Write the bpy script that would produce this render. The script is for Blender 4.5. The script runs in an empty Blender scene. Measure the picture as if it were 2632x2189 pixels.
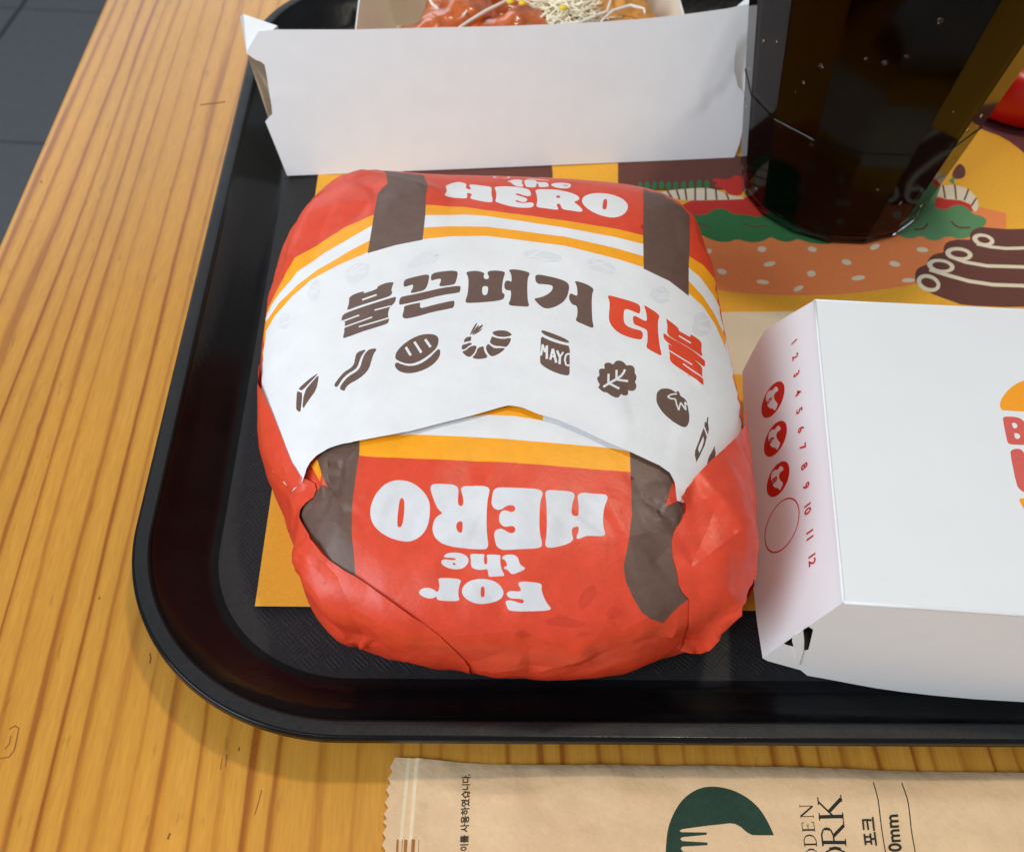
import bpy, bmesh, math, random
import numpy as np
from mathutils import Vector, Matrix, noise
from mathutils.bvhtree import BVHTree
from mathutils.kdtree import KDTree
from mathutils.geometry import delaunay_2d_cdt, barycentric_transform

random.seed(7)
RNG = np.random.default_rng(7)
SC = bpy.context.scene
COL = SC.collection

# ------------------------------------------------------------------ camera
# world origin: on the tray floor plane, straight below the phone; Y points away from the viewer, metres
F_PX, CX, CY, CAM_H = 2660.0, 1150.0, 1094.0, 0.252
PITCH, ROLL = math.radians(49.9), math.radians(0.35)
CP, SP, CR, SR = math.cos(PITCH), math.sin(PITCH), math.cos(ROLL), math.sin(ROLL)
fwd = Vector((0, CP, -SP)); vdir = Vector((0, -SP, -CP)); xdir = Vector((1, 0, 0))
right = xdir * CR - vdir * SR
down = xdir * SR + vdir * CR
cam_d = bpy.data.cameras.new('camera')
cam = bpy.data.objects.new('camera', cam_d); COL.objects.link(cam)
M = Matrix.Identity(4)
for i, v in enumerate((right, -down, -fwd)):
    for j in range(3): M[j][i] = v[j]
M[2][3] = CAM_H
cam.matrix_world = M
cam_d.sensor_fit = 'HORIZONTAL'; cam_d.sensor_width = 36
cam_d.lens = 36 * F_PX / 2632
cam_d.shift_x = (1316 - CX) / 2632
cam_d.clip_start = 0.01; cam_d.clip_end = 20
cam_d.dof.use_dof = True; cam_d.dof.focus_distance = 0.27; cam_d.dof.aperture_fstop = 26
SC.camera = cam

# ------------------------------------------------------------------ light
world = bpy.data.worlds.new('World'); SC.world = world; world.use_nodes = True
world.node_tree.nodes['Background'].inputs[0].default_value = (0.90, 0.94, 1.0, 1)
world.node_tree.nodes['Background'].inputs[1].default_value = 0.31
def area(name, loc, target, sx, sy, power, col):
    d = bpy.data.lights.new(name, 'AREA'); d.shape = 'RECTANGLE'; d.size = sx; d.size_y = sy
    d.energy = power; d.color = col
    o = bpy.data.objects.new(name, d); COL.objects.link(o); o.location = loc
    o.rotation_euler = (Vector(target) - Vector(loc)).to_track_quat('-Z', 'Y').to_euler()
    return o
area('window_light', (-1.5, -0.7, 1.1), (0.05, .25, 0), 1.3, 1.1, 36, (0.82, 0.91, 1.0))
area('far_window_light', (-1.0, 2.5, 1.15), (0, .3, 0), 1.9, 1.2, 15, (0.82, 0.91, 1.0))
area('ceiling_lamp', (0.40, 0.55, 1.75), (0.1, .25, 0), 0.13, 0.13, 10, (1.0, 0.88, 0.70))
area('ceiling_lamp', (-0.50, -0.75, 1.8), (0.0, .2, 0), 0.11, 0.11, 3, (1.0, 0.88, 0.70))
SC.view_settings.view_transform = 'Standard'
SC.view_settings.look = 'None'
SC.view_settings.exposure = -0.06
SC.view_settings.gamma = 1.0
SC.cycles.use_denoising = True
SC.cycles.max_bounces = 10
SC.cycles.transparent_max_bounces = 16
SC.cycles.caustics_refractive = True
SC.cycles.sample_clamp_indirect = 6

# ------------------------------------------------------------------ measuring helpers
def ray(x, y):
    u, v = (x - CX) / F_PX, (y - CY) / F_PX
    u, v = u * CR + v * SR, -u * SR + v * CR
    return Vector((u, CP - v * SP, -(SP + v * CP)))
EYE = Vector((0, 0, CAM_H))
def U(x, y, z=0.0):
    d = ray(x, y); return EYE + d * ((z - CAM_H) / d.z)
class Plane:
    """a flat card in space; points are given in its own millimetres"""
    def __init__(s, o, p1, p2):
        s.o = Vector(o); s.e1 = (Vector(p1) - s.o).normalized()
        s.n = s.e1.cross(Vector(p2) - s.o).normalized()
        if s.n.dot(EYE - s.o) < 0: s.n = -s.n
        s.e2 = s.n.cross(s.e1)
    def at(s, x, y):
        d = ray(x, y); p = EYE + d * ((s.o - EYE).dot(s.n) / d.dot(s.n)) - s.o
        return (p.dot(s.e1) * 1000, p.dot(s.e2) * 1000)
    def pts(s, L): return [s.at(*p) for p in L]
    def surf(s, A, lift=0.0):
        A = np.asarray(A, float) / 1000
        return np.array(s.o) + A[:, :1] * np.array(s.e1) + A[:, 1:2] * np.array(s.e2) + np.array(s.n) * np.reshape(lift, (-1, 1))
def T(x0, y0, sc, L): return [(x0 + sc * x, y0 + sc * y) for x, y in L]
def chaikin(L, it=2):
    for _ in range(it):
        o = []
        for i in range(len(L)):
            a, b = L[i], L[(i + 1) % len(L)]
            o += [(a[0] * .75 + b[0] * .25, a[1] * .75 + b[1] * .25), (a[0] * .25 + b[0] * .75, a[1] * .25 + b[1] * .75)]
        L = o
    return L
def stroke(L, w):
    """outline of a line of width w with blunt ends"""
    L = [np.array(p, float) for p in L]; lft, rgt = [], []
    for i, p in enumerate(L):
        a = L[max(i - 1, 0)]; b = L[min(i + 1, len(L) - 1)]
        t = (b - a) / (np.linalg.norm(b - a) + 1e-9); n = np.array([-t[1], t[0]]) * w / 2
        lft.append(tuple(p + n)); rgt.append(tuple(p - n))
    return lft + rgt[::-1]
def ellipse(cx, cy, rx, ry, rot=0, n=20):
    c, s = math.cos(rot), math.sin(rot)
    return [(cx + rx * math.cos(t) * c - ry * math.sin(t) * s, cy + rx * math.cos(t) * s + ry * math.sin(t) * c)
            for t in [2 * math.pi * k / n for k in range(n)]]
def resample(L, step, closed=True):
    o = []
    n = len(L)
    for i in range(n if closed else n - 1):
        a, b = L[i], L[(i + 1) % n]
        k = max(1, int(math.hypot(b[0] - a[0], b[1] - a[1]) / step))
        o += [(a[0] + (b[0] - a[0]) * j / k, a[1] + (b[1] - a[1]) * j / k) for j in range(k)]
    if not closed: o.append(L[-1])
    return o
def inside(P, poly):
    poly = np.asarray(poly); x, y = P[:, 0], P[:, 1]
    res = np.zeros(len(P), bool)
    lo, hi = poly.min(0), poly.max(0)
    m = (x >= lo[0]) & (x <= hi[0]) & (y >= lo[1]) & (y <= hi[1])
    if not m.any(): return res
    x, y = x[m], y[m]; r = np.zeros(len(x), bool)
    a = poly; b = np.roll(poly, -1, 0)
    for (ax, ay), (bx, by) in zip(a, b):
        if ay == by: continue
        c = ((ay > y) != (by > y)) & (x < (bx - ax) * (y - ay) / (by - ay) + ax)
        r ^= c
    res[m] = r
    return res
def line_dist(P, L):
    """distance, signed side, and run (0..1) of points to a polyline"""
    L = np.asarray(L, float); best = np.full(len(P), 1e9); side = np.zeros(len(P)); run = np.zeros(len(P))
    seg = np.linalg.norm(np.diff(L, axis=0), axis=1); cum = np.concatenate([[0], np.cumsum(seg)])
    for i in range(len(L) - 1):
        a, ab = L[i], L[i + 1] - L[i]; l2 = ab @ ab + 1e-12
        t = np.clip(((P - a) @ ab) / l2, 0, 1); q = P - (a + t[:, None] * ab); d = np.hypot(q[:, 0], q[:, 1])
        m = d < best
        best[m] = d[m]; side[m] = np.sign(ab[0] * q[m, 1] - ab[1] * q[m, 0]); run[m] = (cum[i] + t[m] * seg[i]) / (cum[-1] + 1e-9)
    return best, side, run

def on_line(P, L):
    L = np.asarray(L, float); lo, hi = L.min(0) - .05, L.max(0) + .05; r = np.zeros(len(P), bool)
    m = ((P > lo) & (P < hi)).all(1)
    if m.any(): r[m] = line_dist(P[m], L)[0] < .03
    return r
# ------------------------------------------------------------------ objects
def link(name, me, parent=None):
    o = bpy.data.objects.new(name, me); COL.objects.link(o)
    if parent is not None: o.parent = parent
    return o
def empty(name, loc=(0, 0, 0)):
    o = link(name, None); o.location = loc; o.empty_display_size = .02
    return o
def tag(o, label=None, cat=None, group=None, kind=None):
    if label: o['label'] = label
    if cat: o['category'] = cat
    if group: o['group'] = group
    if kind: o['kind'] = kind
    return o
def mesh_obj(name, V, Fc, mats, parent=None, mi=None, smooth=False):
    me = bpy.data.meshes.new(name); me.from_pydata([tuple(v) for v in V], [], [tuple(f) for f in Fc])
    for m in (mats if isinstance(mats, (list, tuple)) else [mats]): me.materials.append(m)
    if mi is not None: me.polygons.foreach_set('material_index', np.asarray(mi, dtype=np.int32))
    if smooth: me.polygons.foreach_set('use_smooth', [True] * len(me.polygons))
    me.update(); o = link(name, me)
    if parent is not None:
        o.parent = parent; o.matrix_parent_inverse = Matrix.Translation(parent.location).inverted()
    return o
def bm_obj(name, bm, mats, parent=None, smooth=False):
    bm.normal_update()
    me = bpy.data.meshes.new(name); bm.to_mesh(me); bm.free()
    for m in (mats if isinstance(mats, (list, tuple)) else [mats]): me.materials.append(m)
    if smooth: me.polygons.foreach_set('use_smooth', [True] * len(me.polygons))
    o = link(name, me)
    if parent is not None:
        o.parent = parent; o.matrix_parent_inverse = Matrix.Translation(parent.location).inverted()
    return o
def sheet(name, outline, prints, surf, mats, step, parent=None, holes=(), smooth=True, thick=0, base=0, folds=()):
    """a sheet of paper or board: outline and printed shapes in the sheet's own mm; each printed shape gets its own ink slot"""
    polys = [(resample(outline, step), base)] + [(resample(p, step), m) for p, m in prints] + [(resample(h, step), -1) for h in holes]
    V, Fc = [], []
    for p, m in polys:
        k = len(V); V += p; Fc.append(list(range(k, len(V))))
    E = []
    for f in Fc: E += [(f[i], f[(i + 1) % len(f)]) for i in range(len(f))]
    FL = []
    for L in folds:
        L = [p for p in resample(L, step, False)]; ok = inside(np.array(L), polys[0][0]); FL.append(np.array(L))
        k = len(V); V += [tuple(p) for p in L]
        E += [(k + i, k + i + 1) for i in range(len(L) - 1)]
    O = np.array(polys[0][0]); lo, hi = O.min(0), O.max(0)
    gx, gy = np.meshgrid(np.arange(lo[0], hi[0], step), np.arange(lo[1], hi[1], step * .866))
    gx[1::2] += step / 2
    G = np.stack([gx.ravel(), gy.ravel()], 1) + RNG.uniform(-.18, .18, (gx.size, 2)) * step
    G = G[inside(G, O)]
    kd = KDTree(len(V))
    for i, v in enumerate(V): kd.insert((v[0], v[1], 0), i)
    kd.balance()
    G = [g for g in G if kd.find((g[0], g[1], 0))[2] > step * .48]
    V += [tuple(g) for g in G]
    r = delaunay_2d_cdt([Vector(v) for v in V], E, [], 0, 1e-4, False)
    P = np.array([(v.x, v.y) for v in r[0]]); tri = np.array([f for f in r[2] if len(f) == 3])
    e1, e2 = P[tri[:, 1]] - P[tri[:, 0]], P[tri[:, 2]] - P[tri[:, 0]]; ar = e1[:, 0] * e2[:, 1] - e1[:, 1] * e2[:, 0]
    tri = tri[ar > step * step * 2e-3]
    cen = P[tri].mean(1)
    mi = np.full(len(tri), -1)
    for p, m in polys: mi[inside(cen, p)] = m
    mi[~inside(cen, polys[0][0])] = -1
    tri, mi = tri[mi >= 0], mi[mi >= 0]
    used = np.unique(tri); re = np.zeros(len(P), int); re[used] = np.arange(len(used))
    W = surf(P[used]); tri = re[tri]
    o = mesh_obj(name, W, tri, mats, parent, mi, smooth)
    if FL:
        on = [on_line(P[used], L) for L in folds]; ev = np.zeros(len(o.data.edges) * 2, dtype=np.int32); o.data.edges.foreach_get('vertices', ev); ev = ev.reshape(-1, 2)
        sh = np.zeros(len(ev), bool)
        for m in on: sh |= m[ev[:, 0]] & m[ev[:, 1]]
        at = o.data.attributes.new('sharp_edge', 'BOOLEAN', 'EDGE') if 'sharp_edge' not in o.data.attributes else o.data.attributes['sharp_edge']
        at.data.foreach_set('value', sh)
    if thick:
        cnt = {}
        for p in o.data.polygons:
            for k in p.edge_keys: cnt[k] = cnt.get(k, 0) + 1
        for e in o.data.edges:
            if cnt.get(tuple(e.key), 0) == 1: e.use_edge_sharp = True
        md = o.modifiers.new('board', 'SOLIDIFY'); md.thickness = thick; md.offset = -1
    return o
def tube(bm, pts, r, n=6, closed=False):
    pts = [Vector(p) for p in pts]; rings = []
    for i, p in enumerate(pts):
        a = pts[(i - 1) % len(pts)] if (closed or i) else p; b = pts[(i + 1) % len(pts)] if (closed or i < len(pts) - 1) else p
        t = (b - a).normalized(); u = t.cross(Vector((.13, .21, 1))).normalized(); w = t.cross(u)
        rr = r[i] if isinstance(r, (list, tuple)) else r
        rings.append([bm.verts.new(p + (u * math.cos(2 * math.pi * k / n) + w * math.sin(2 * math.pi * k / n)) * rr) for k in range(n)])
    m = len(rings)
    for i in range(m if closed else m - 1):
        A, B = rings[i], rings[(i + 1) % m]
        for k in range(n): bm.faces.new((A[k], A[(k + 1) % n], B[(k + 1) % n], B[k]))
    if not closed: bm.faces.new(rings[0][::-1]); bm.faces.new(rings[-1])

# ------------------------------------------------------------------ materials
def s2l(r, g, b):
    f = lambda c: ((c / 255 + .055) / 1.055) ** 2.4 if c > 10 else c / 255 / 12.92
    return (f(r), f(g), f(b), 1)
def mat(name, col, rough=.5, spec=.5, mottle=.0, mscale=300, bump=0, bscale=600, coat=0, coat_r=.1, metal=0, sss=0, rvar=0):
    m = bpy.data.materials.new(name); m.use_nodes = True; nt = m.node_tree; b = nt.nodes['Principled BSDF']
    b.inputs['Base Color'].default_value = col; b.inputs['Roughness'].default_value = rough
    b.inputs['Specular IOR Level'].default_value = spec; b.inputs['Metallic'].default_value = metal
    b.inputs['Coat Weight'].default_value = coat; b.inputs['Coat Roughness'].default_value = coat_r
    tc = nt.nodes.new('ShaderNodeTexCoord')
    if mottle:
        n = nt.nodes.new('ShaderNodeTexNoise'); n.inputs['Scale'].default_value = mscale; n.inputs['Detail'].default_value = 5; n.inputs['Roughness'].default_value = .65
        nt.links.new(tc.outputs['Object'], n.inputs['Vector'])
        r = nt.nodes.new('ShaderNodeMapRange'); r.inputs[1].default_value = .3; r.inputs[2].default_value = .7
        r.inputs[3].default_value = 1 - mottle; r.inputs[4].default_value = 1 + mottle
        nt.links.new(n.outputs[0], r.inputs[0])
        mx = nt.nodes.new('ShaderNodeMix'); mx.data_type = 'RGBA'; mx.blend_type = 'MULTIPLY'; mx.inputs[0].default_value = 1
        mx.inputs[6].default_value = col; nt.links.new(r.outputs[0], mx.inputs[7]); nt.links.new(mx.outputs[2], b.inputs['Base Color'])
    if rvar:
        n3 = nt.nodes.new('ShaderNodeTexNoise'); n3.inputs['Scale'].default_value = 90; n3.inputs['Detail'].default_value = 6
        nt.links.new(tc.outputs['Object'], n3.inputs['Vector'])
        r3 = nt.nodes.new('ShaderNodeMapRange'); r3.inputs[3].default_value = max(0, rough - rvar); r3.inputs[4].default_value = rough + rvar
        nt.links.new(n3.outputs[0], r3.inputs[0]); nt.links.new(r3.outputs[0], b.inputs['Roughness'])
    if bump:
        n2 = nt.nodes.new('ShaderNodeTexNoise'); n2.inputs['Scale'].default_value = bscale; n2.inputs['Detail'].default_value = 4
        nt.links.new(tc.outputs['Object'], n2.inputs['Vector'])
        bp = nt.nodes.new('ShaderNodeBump'); bp.inputs['Strength'].default_value = 1; bp.inputs['Distance'].default_value = bump
        nt.links.new(n2.outputs[0], bp.inputs['Height']); nt.links.new(bp.outputs[0], b.inputs['Normal'])
    return m
def crinkle(m, scale, dist):
    nt = m.node_tree; b = nt.nodes['Principled BSDF']; tc = next(n for n in nt.nodes if n.type == 'TEX_COORD')
    wn = nt.nodes.new('ShaderNodeTexNoise'); wn.inputs['Scale'].default_value = scale * .6; nt.links.new(tc.outputs['Object'], wn.inputs['Vector'])
    ad = nt.nodes.new('ShaderNodeVectorMath'); ad.operation = 'MULTIPLY_ADD'; ad.inputs[1].default_value = (.012, .012, .012)
    nt.links.new(wn.outputs['Color'], ad.inputs[0]); nt.links.new(tc.outputs['Object'], ad.inputs[2])
    v = nt.nodes.new('ShaderNodeTexVoronoi'); v.feature = 'F1'; v.inputs['Scale'].default_value = scale; nt.links.new(ad.outputs[0], v.inputs['Vector'])
    bp = nt.nodes.new('ShaderNodeBump'); bp.inputs['Distance'].default_value = dist; bp.inputs['Strength'].default_value = 1
    nt.links.new(v.outputs['Distance'], bp.inputs['Height'])
    old = b.inputs['Normal'].links
    if old: nt.links.new(old[0].from_socket, bp.inputs['Normal'])
    nt.links.new(bp.outputs[0], b.inputs['Normal'])
RED = s2l(222, 72, 44); BROWN = s2l(104, 80, 70); ORANGE = s2l(250, 168, 24)
WRAP = [mat('wrap_red_ink', RED, .40, .42, .09, 260, .00006, 900),
        mat('wrap_white_paper', (.79, .80, .82, 1), .6, .28, .045, 90, .00005, 900),
        mat('wrap_brown_ink', BROWN, .45, .4, .10, 400, .00005, 900),
        mat('wrap_orange_ink', ORANGE, .45, .4, .06, 260, .00005, 900),
        mat('wrap_letter_red_ink', s2l(224, 72, 38), .5, .4, .06, 300),
        mat('wrap_show_through_print', (.725, .74, .775, 1), .5, .4, .05, 700),
        mat('wrap_greased_white', (.69, .70, .735, 1), .5, .35, .10, 75, .00005, 900),
        mat('wrap_greased_red', s2l(208, 64, 39), .38, .5, .10, 260, .00005, 900)]
for _m in (0, 1, 2, 3): crinkle(WRAP[_m], 62, (.0005, .00022, .0005, .0003)[_m])
MAT = [mat('liner_orange', s2l(242, 178, 58), .75, .25, .06, 900, .00004, 1500),
       mat('liner_brown', s2l(108, 66, 58), .75, .25, .08, 900),
       mat('liner_bun', s2l(240, 140, 82), .75, .25, .05, 900),
       mat('liner_green', s2l(58, 122, 72), .75, .25, .08, 900),
       mat('liner_cream', s2l(232, 220, 192), .75, .25, .04, 900),
       mat('liner_red', s2l(206, 58, 50), .75, .25, .06, 900),
       mat('liner_plum', s2l(112, 62, 66), .75, .25, .06, 900),
       mat('liner_light_green', s2l(96, 146, 100), .75, .25, .06, 900)]
BOARD = [mat('carton_white_board', (.80, .82, .84, 1), .38, .5, .012, 60, .00003, 260, coat=.25, coat_r=.22),
         mat('carton_red_ink', s2l(196, 30, 26), .4, .5, .05, 500, coat=.2, coat_r=.2),
         mat('carton_orange_ink', s2l(250, 160, 16), .4, .5, .03, 500, coat=.2, coat_r=.2),
         mat('carton_soft_red_ink', s2l(214, 92, 82), .4, .5, .06, 500, coat=.2, coat_r=.2)]
KRAFT = [mat('kraft_paper', s2l(226, 194, 154), .8, .2, .045, 420, .00012, 700),
         mat('kraft_green_ink', s2l(38, 64, 52), .7, .25, .12, 700),
         mat('kraft_dark_ink', s2l(38, 40, 34), .7, .25, .1, 900),
         mat('kraft_pale_crimp', s2l(234, 214, 180), .7, .25, .05, 700),
         mat('kraft_brown_print', s2l(164, 112, 62), .7, .25, .1, 700)]

def wood_material():
    m = bpy.data.materials.new('varnished_pine'); m.use_nodes = True; nt = m.node_tree; N = nt.nodes; Lk = nt.links
    b = N['Principled BSDF']
    tc = N.new('ShaderNodeTexCoord')
    sep = N.new('ShaderNodeSeparateXYZ'); Lk.new(tc.outputs['Object'], sep.inputs[0])
    def mth(op, a, c=None):
        n = N.new('ShaderNodeMath'); n.operation = op
        for i, v in enumerate((a, c)):
            if v is None: continue
            if isinstance(v, (int, float)): n.inputs[i].default_value = v
            else: Lk.new(v, n.inputs[i])
        return n.outputs[0]
    def nz(sx, sy, det, rgh=.5, off=0):
        mp = N.new('ShaderNodeMapping'); mp.inputs['Scale'].default_value = (sx, sy, sx); mp.inputs['Location'].default_value = (off, off * .7, 0)
        Lk.new(tc.outputs['Object'], mp.inputs[0])
        n = N.new('ShaderNodeTexNoise'); n.inputs['Scale'].default_value = 1; n.inputs['Detail'].default_value = det; n.inputs['Roughness'].default_value = rgh
        Lk.new(mp.outputs[0], n.inputs['Vector']); return n.outputs[0]
    # ring coordinate: x, pushed about slowly along the board
    w1 = mth('MULTIPLY', mth('SUBTRACT', nz(7, 1.2, 2), .5), .034)
    w2 = mth('MULTIPLY', mth('SUBTRACT', nz(38, 3, 2, .5, 3), .5), .009)
    w3 = mth('MULTIPLY', mth('SUBTRACT', nz(500, 40, 3, .6, 5), .5), .0008)
    xr = mth('ADD', mth('ADD', mth('ADD', sep.outputs[0], w1), w2), w3)
    w4 = mth('MULTIPLY', mth('SUBTRACT', nz(55, .8, 3, .6, 13), .5), .016)
    ph = mth('FRACT', mth('MULTIPLY', mth('ADD', xr, w4), 135))
    cr = N.new('ShaderNodeValToRGB'); Lk.new(ph, cr.inputs[0])
    e = cr.color_ramp.elements
    e[0].position = 0.0; e[0].color = s2l(210, 148, 58)
    e[1].position = 1.0; e[1].color = s2l(208, 146, 56)
    for p, c in ((.25, s2l(218, 158, 66)), (.62, s2l(211, 149, 60)), (.70, s2l(184, 116, 42)), (.735, s2l(158, 92, 34)), (.83, s2l(164, 98, 38)), (.90, s2l(196, 130, 46))):
        k = e.new(p); k.color = c
    vr = N.new('ShaderNodeMapRange'); vr.inputs[1].default_value = .38; vr.inputs[2].default_value = .60; vr.inputs[3].default_value = 0.35; vr.inputs[4].default_value = 1
    Lk.new(nz(70, 1.0, 3, .6, 41), vr.inputs[0])
    rm = N.new('ShaderNodeMix'); rm.data_type = 'RGBA'; rm.inputs[6].default_value = s2l(212, 151, 60); Lk.new(vr.outputs[0], rm.inputs[0]); Lk.new(cr.outputs[0], rm.inputs[7])
    # pores and fibre streaks
    st = N.new('ShaderNodeMapRange'); st.inputs[1].default_value = .35; st.inputs[2].default_value = .75; st.inputs[3].default_value = .88; st.inputs[4].default_value = 1.08
    Lk.new(nz(1300, 110, 5, .65, 9), st.inputs[0])
    br = N.new('ShaderNodeMapRange'); br.inputs[1].default_value = .3; br.inputs[2].default_value = .7; br.inputs[3].default_value = .86; br.inputs[4].default_value = 1.1
    Lk.new(nz(9, 3, 3, .5, 21), br.inputs[0])
    mu = mth('MULTIPLY', st.outputs[0], br.outputs[0])
    pore = N.new('ShaderNodeMapRange'); pore.inputs[1].default_value = .66; pore.inputs[2].default_value = .74; pore.inputs[3].default_value = 1; pore.inputs[4].default_value = .8
    Lk.new(nz(420, 95, 2, .5, 33), pore.inputs[0])
    mu = mth('MULTIPLY', mu, pore.outputs[0])
    mx = N.new('ShaderNodeMix'); mx.data_type = 'RGBA'; mx.blend_type = 'MULTIPLY'; mx.inputs[0].default_value = 1
    Lk.new(rm.outputs[2], mx.inputs[6]); Lk.new(mu, mx.inputs[7]); Lk.new(mx.outputs[2], b.inputs['Base Color'])
    rr = N.new('ShaderNodeMapRange'); rr.inputs[3].default_value = .20; rr.inputs[4].default_value = .38
    Lk.new(nz(60, 30, 5, .6, 2), rr.inputs[0]); Lk.new(rr.outputs[0], b.inputs['Roughness'])
    b.inputs['Specular IOR Level'].default_value = .30
    b.inputs['Coat Weight'].default_value = .06; b.inputs['Coat Roughness'].default_value = .12
    bp = N.new('ShaderNodeBump'); bp.inputs['Strength'].default_value = .6; bp.inputs['Distance'].default_value = .00007
    Lk.new(mth('ADD', nz(150, 120, 4), mth('MULTIPLY', nz(900, 30, 3), .5)), bp.inputs['Height']); Lk.new(bp.outputs[0], b.inputs['Normal'])
    return m
WOOD = wood_material()
TRAY = mat('black_tray_plastic', (.006, .0064, .0076, 1), .22, .19, .25, 60, .00006, 420, rvar=.14)
TRAYF = mat('black_tray_floor_grain', (.016, .017, .019, 1), .62, .35, .25, 500, .00010, 1100)
TRAYR = mat('black_tray_rim_worn', (.011, .012, .014, 1), .5, .3, .3, 700, .00008, 900, rvar=.15)
TILE = mat('dark_floor_tile', s2l(80, 84, 90), .55, .4, .10, 60, .0006, 40)
GROUT = mat('floor_grout', s2l(44, 48, 54), .9, .2)

# ================================================================== SETTING
def build_floor():
    z = -.75
    p3, p4 = U(0, 18, z), U(235, 30, z); p1, p2 = U(0, 120, z), U(60, 0, z)
    e1 = (p4 - p3).normalized(); e2 = Vector((-e1.y, e1.x, 0))
    # crossing of the two joints
    d = (p2 - p1); t = (p3 - p1).cross(e1).z / d.cross(e1).z; o = p1 + d * t
    ground = mesh_obj('floor', [o + e1 * a + e2 * b + Vector((0, 0, -.004)) for a, b in ((-3, -3), (3, -3), (3, 3), (-3, 3))], [(0, 1, 2, 3)], GROUT)
    tag(ground, kind='structure')
    w, g, r = .42, .004, .003
    me = None
    for i in range(-4, 4):
        for j in range(-5, 3):
            c = o + e1 * (i + .5) * w + e2 * (j + .5) * w
            if me is None:
                bm = bmesh.new(); h = w / 2 - g / 2
                lo = [bm.verts.new((x, y, -.006)) for x, y in ((-h, -h), (h, -h), (h, h), (-h, h))]
                hi = [bm.verts.new((x, y, 0)) for x, y in ((-h + r, -h + r), (h - r, -h + r), (h - r, h - r), (-h + r, h - r))]
                mi_ = [bm.verts.new((x, y, -r)) for x, y in ((-h, -h), (h, -h), (h, h), (-h, h))]
                bm.faces.new(hi)
                for k in range(4):
                    bm.faces.new((mi_[k], mi_[(k + 1) % 4], hi[(k + 1) % 4], hi[k])); bm.faces.new((lo[k], lo[(k + 1) % 4], mi_[(k + 1) % 4], mi_[k]))
                me = bpy.data.meshes.new('tile'); bm.to_mesh(me); bm.free(); me.materials.append(TILE)
            t_ = link('tile', me, ground); t_.location = c; t_.rotation_euler.z = math.atan2(e1.y, e1.x)
build_floor()

ZT = -.0052    # table top height (the tray floor is at 0)
def build_table():
    t = empty('table', (.2, .3, -.75)); tag(t, 'varnished yellow pine table with brown grain under the black tray', 'table')
    x0, x1, y0, y1, th, r = -.1722, .75, -.35, .95, .032, .0045
    bm = bmesh.new()
    prof = [(r * (1 - math.cos(a)), -r * (1 - math.sin(a))) for a in [k * math.pi / 16 for k in range(9)]]
    def ring(ins, z): return [bm.verts.new((x, y, ZT + z)) for x, y in ((x0 + ins, y0 + ins), (x1 - ins, y0 + ins), (x1 - ins, y1 - ins), (x0 + ins, y1 - ins))]
    rings = [ring(.003, -th), ring(0, -th + .003)] + [ring(i, z) for i, z in prof]
    for a, b in zip(rings, rings[1:]):
        for k in range(4):
            f = bm.faces.new((a[k], a[(k + 1) % 4], b[(k + 1) % 4], b[k])); f.smooth = True
    bm.faces.new(rings[-1]); bm.faces.new(rings[0][::-1])
    bm_obj('table_top', bm, WOOD, t)
    for lx in (x0 + .06, x1 - .06):
        for ly in (y0 + .06, y1 - .06):
            bm = bmesh.new()
            bmesh.ops.create_cube(bm, size=1, matrix=Matrix.Translation((lx, ly, (ZT - th - .75) / 2)) @ Matrix.Diagonal((.06, .06, .75 + ZT - th, 1)))
            bmesh.ops.bevel(bm, geom=bm.edges[:], offset=.004, segments=2)
            bm_obj('leg', bm, WOOD, t)
build_table()

def build_marks():
    t = bpy.data.objects['table']; zp = ZT + .00006; pl = Plane((0, 0, zp), (1, 0, zp), (0, 1, zp)); ink = mat('worn_varnish', s2l(146, 96, 46), .6, .3, .2, 800)
    q5 = lambda L: T(0, 1500, .39437, L); q4 = lambda L: T(0, 0, .40069, L)
    for L, w in ((q4([(1285, 674), (1340, 664), (1390, 660), (1445, 652)]), 3.0), (q5([(60, 945), (95, 922), (122, 938), (108, 1010), (92, 1080), (60, 1125), (0, 1136)]), 3.2), (q5([(70, 985), (60, 1040), (30, 1075)]), 2.2), (q5([(976, 450), (982, 480), (974, 518)]), 4.0),
                 (q5([(650, 84), (643, 100)]), 4.5), (q5([(1108, 1622), (1092, 1662)]), 5.0), (q5([(1560, 1060), (1554, 1086)]), 4.0), (q5([(1640, 1062), (1662, 1046)]), 5.0), (q5([(1660, 1500), (1690, 1400), (1705, 1340)]), 2.2), (q5([(1478, 1110), (1470, 1190)]), 2.0), (q5([(1448, 1130), (1436, 1210)]), 2.0), (q4([(262, 1160), (268, 1170)]), 5.0)):
        p = pl.pts(stroke(resample(L, 12, False), w)); mesh_obj('scuff', pl.surf(p), [tuple(range(len(p)))], ink, t)
build_marks()
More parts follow.
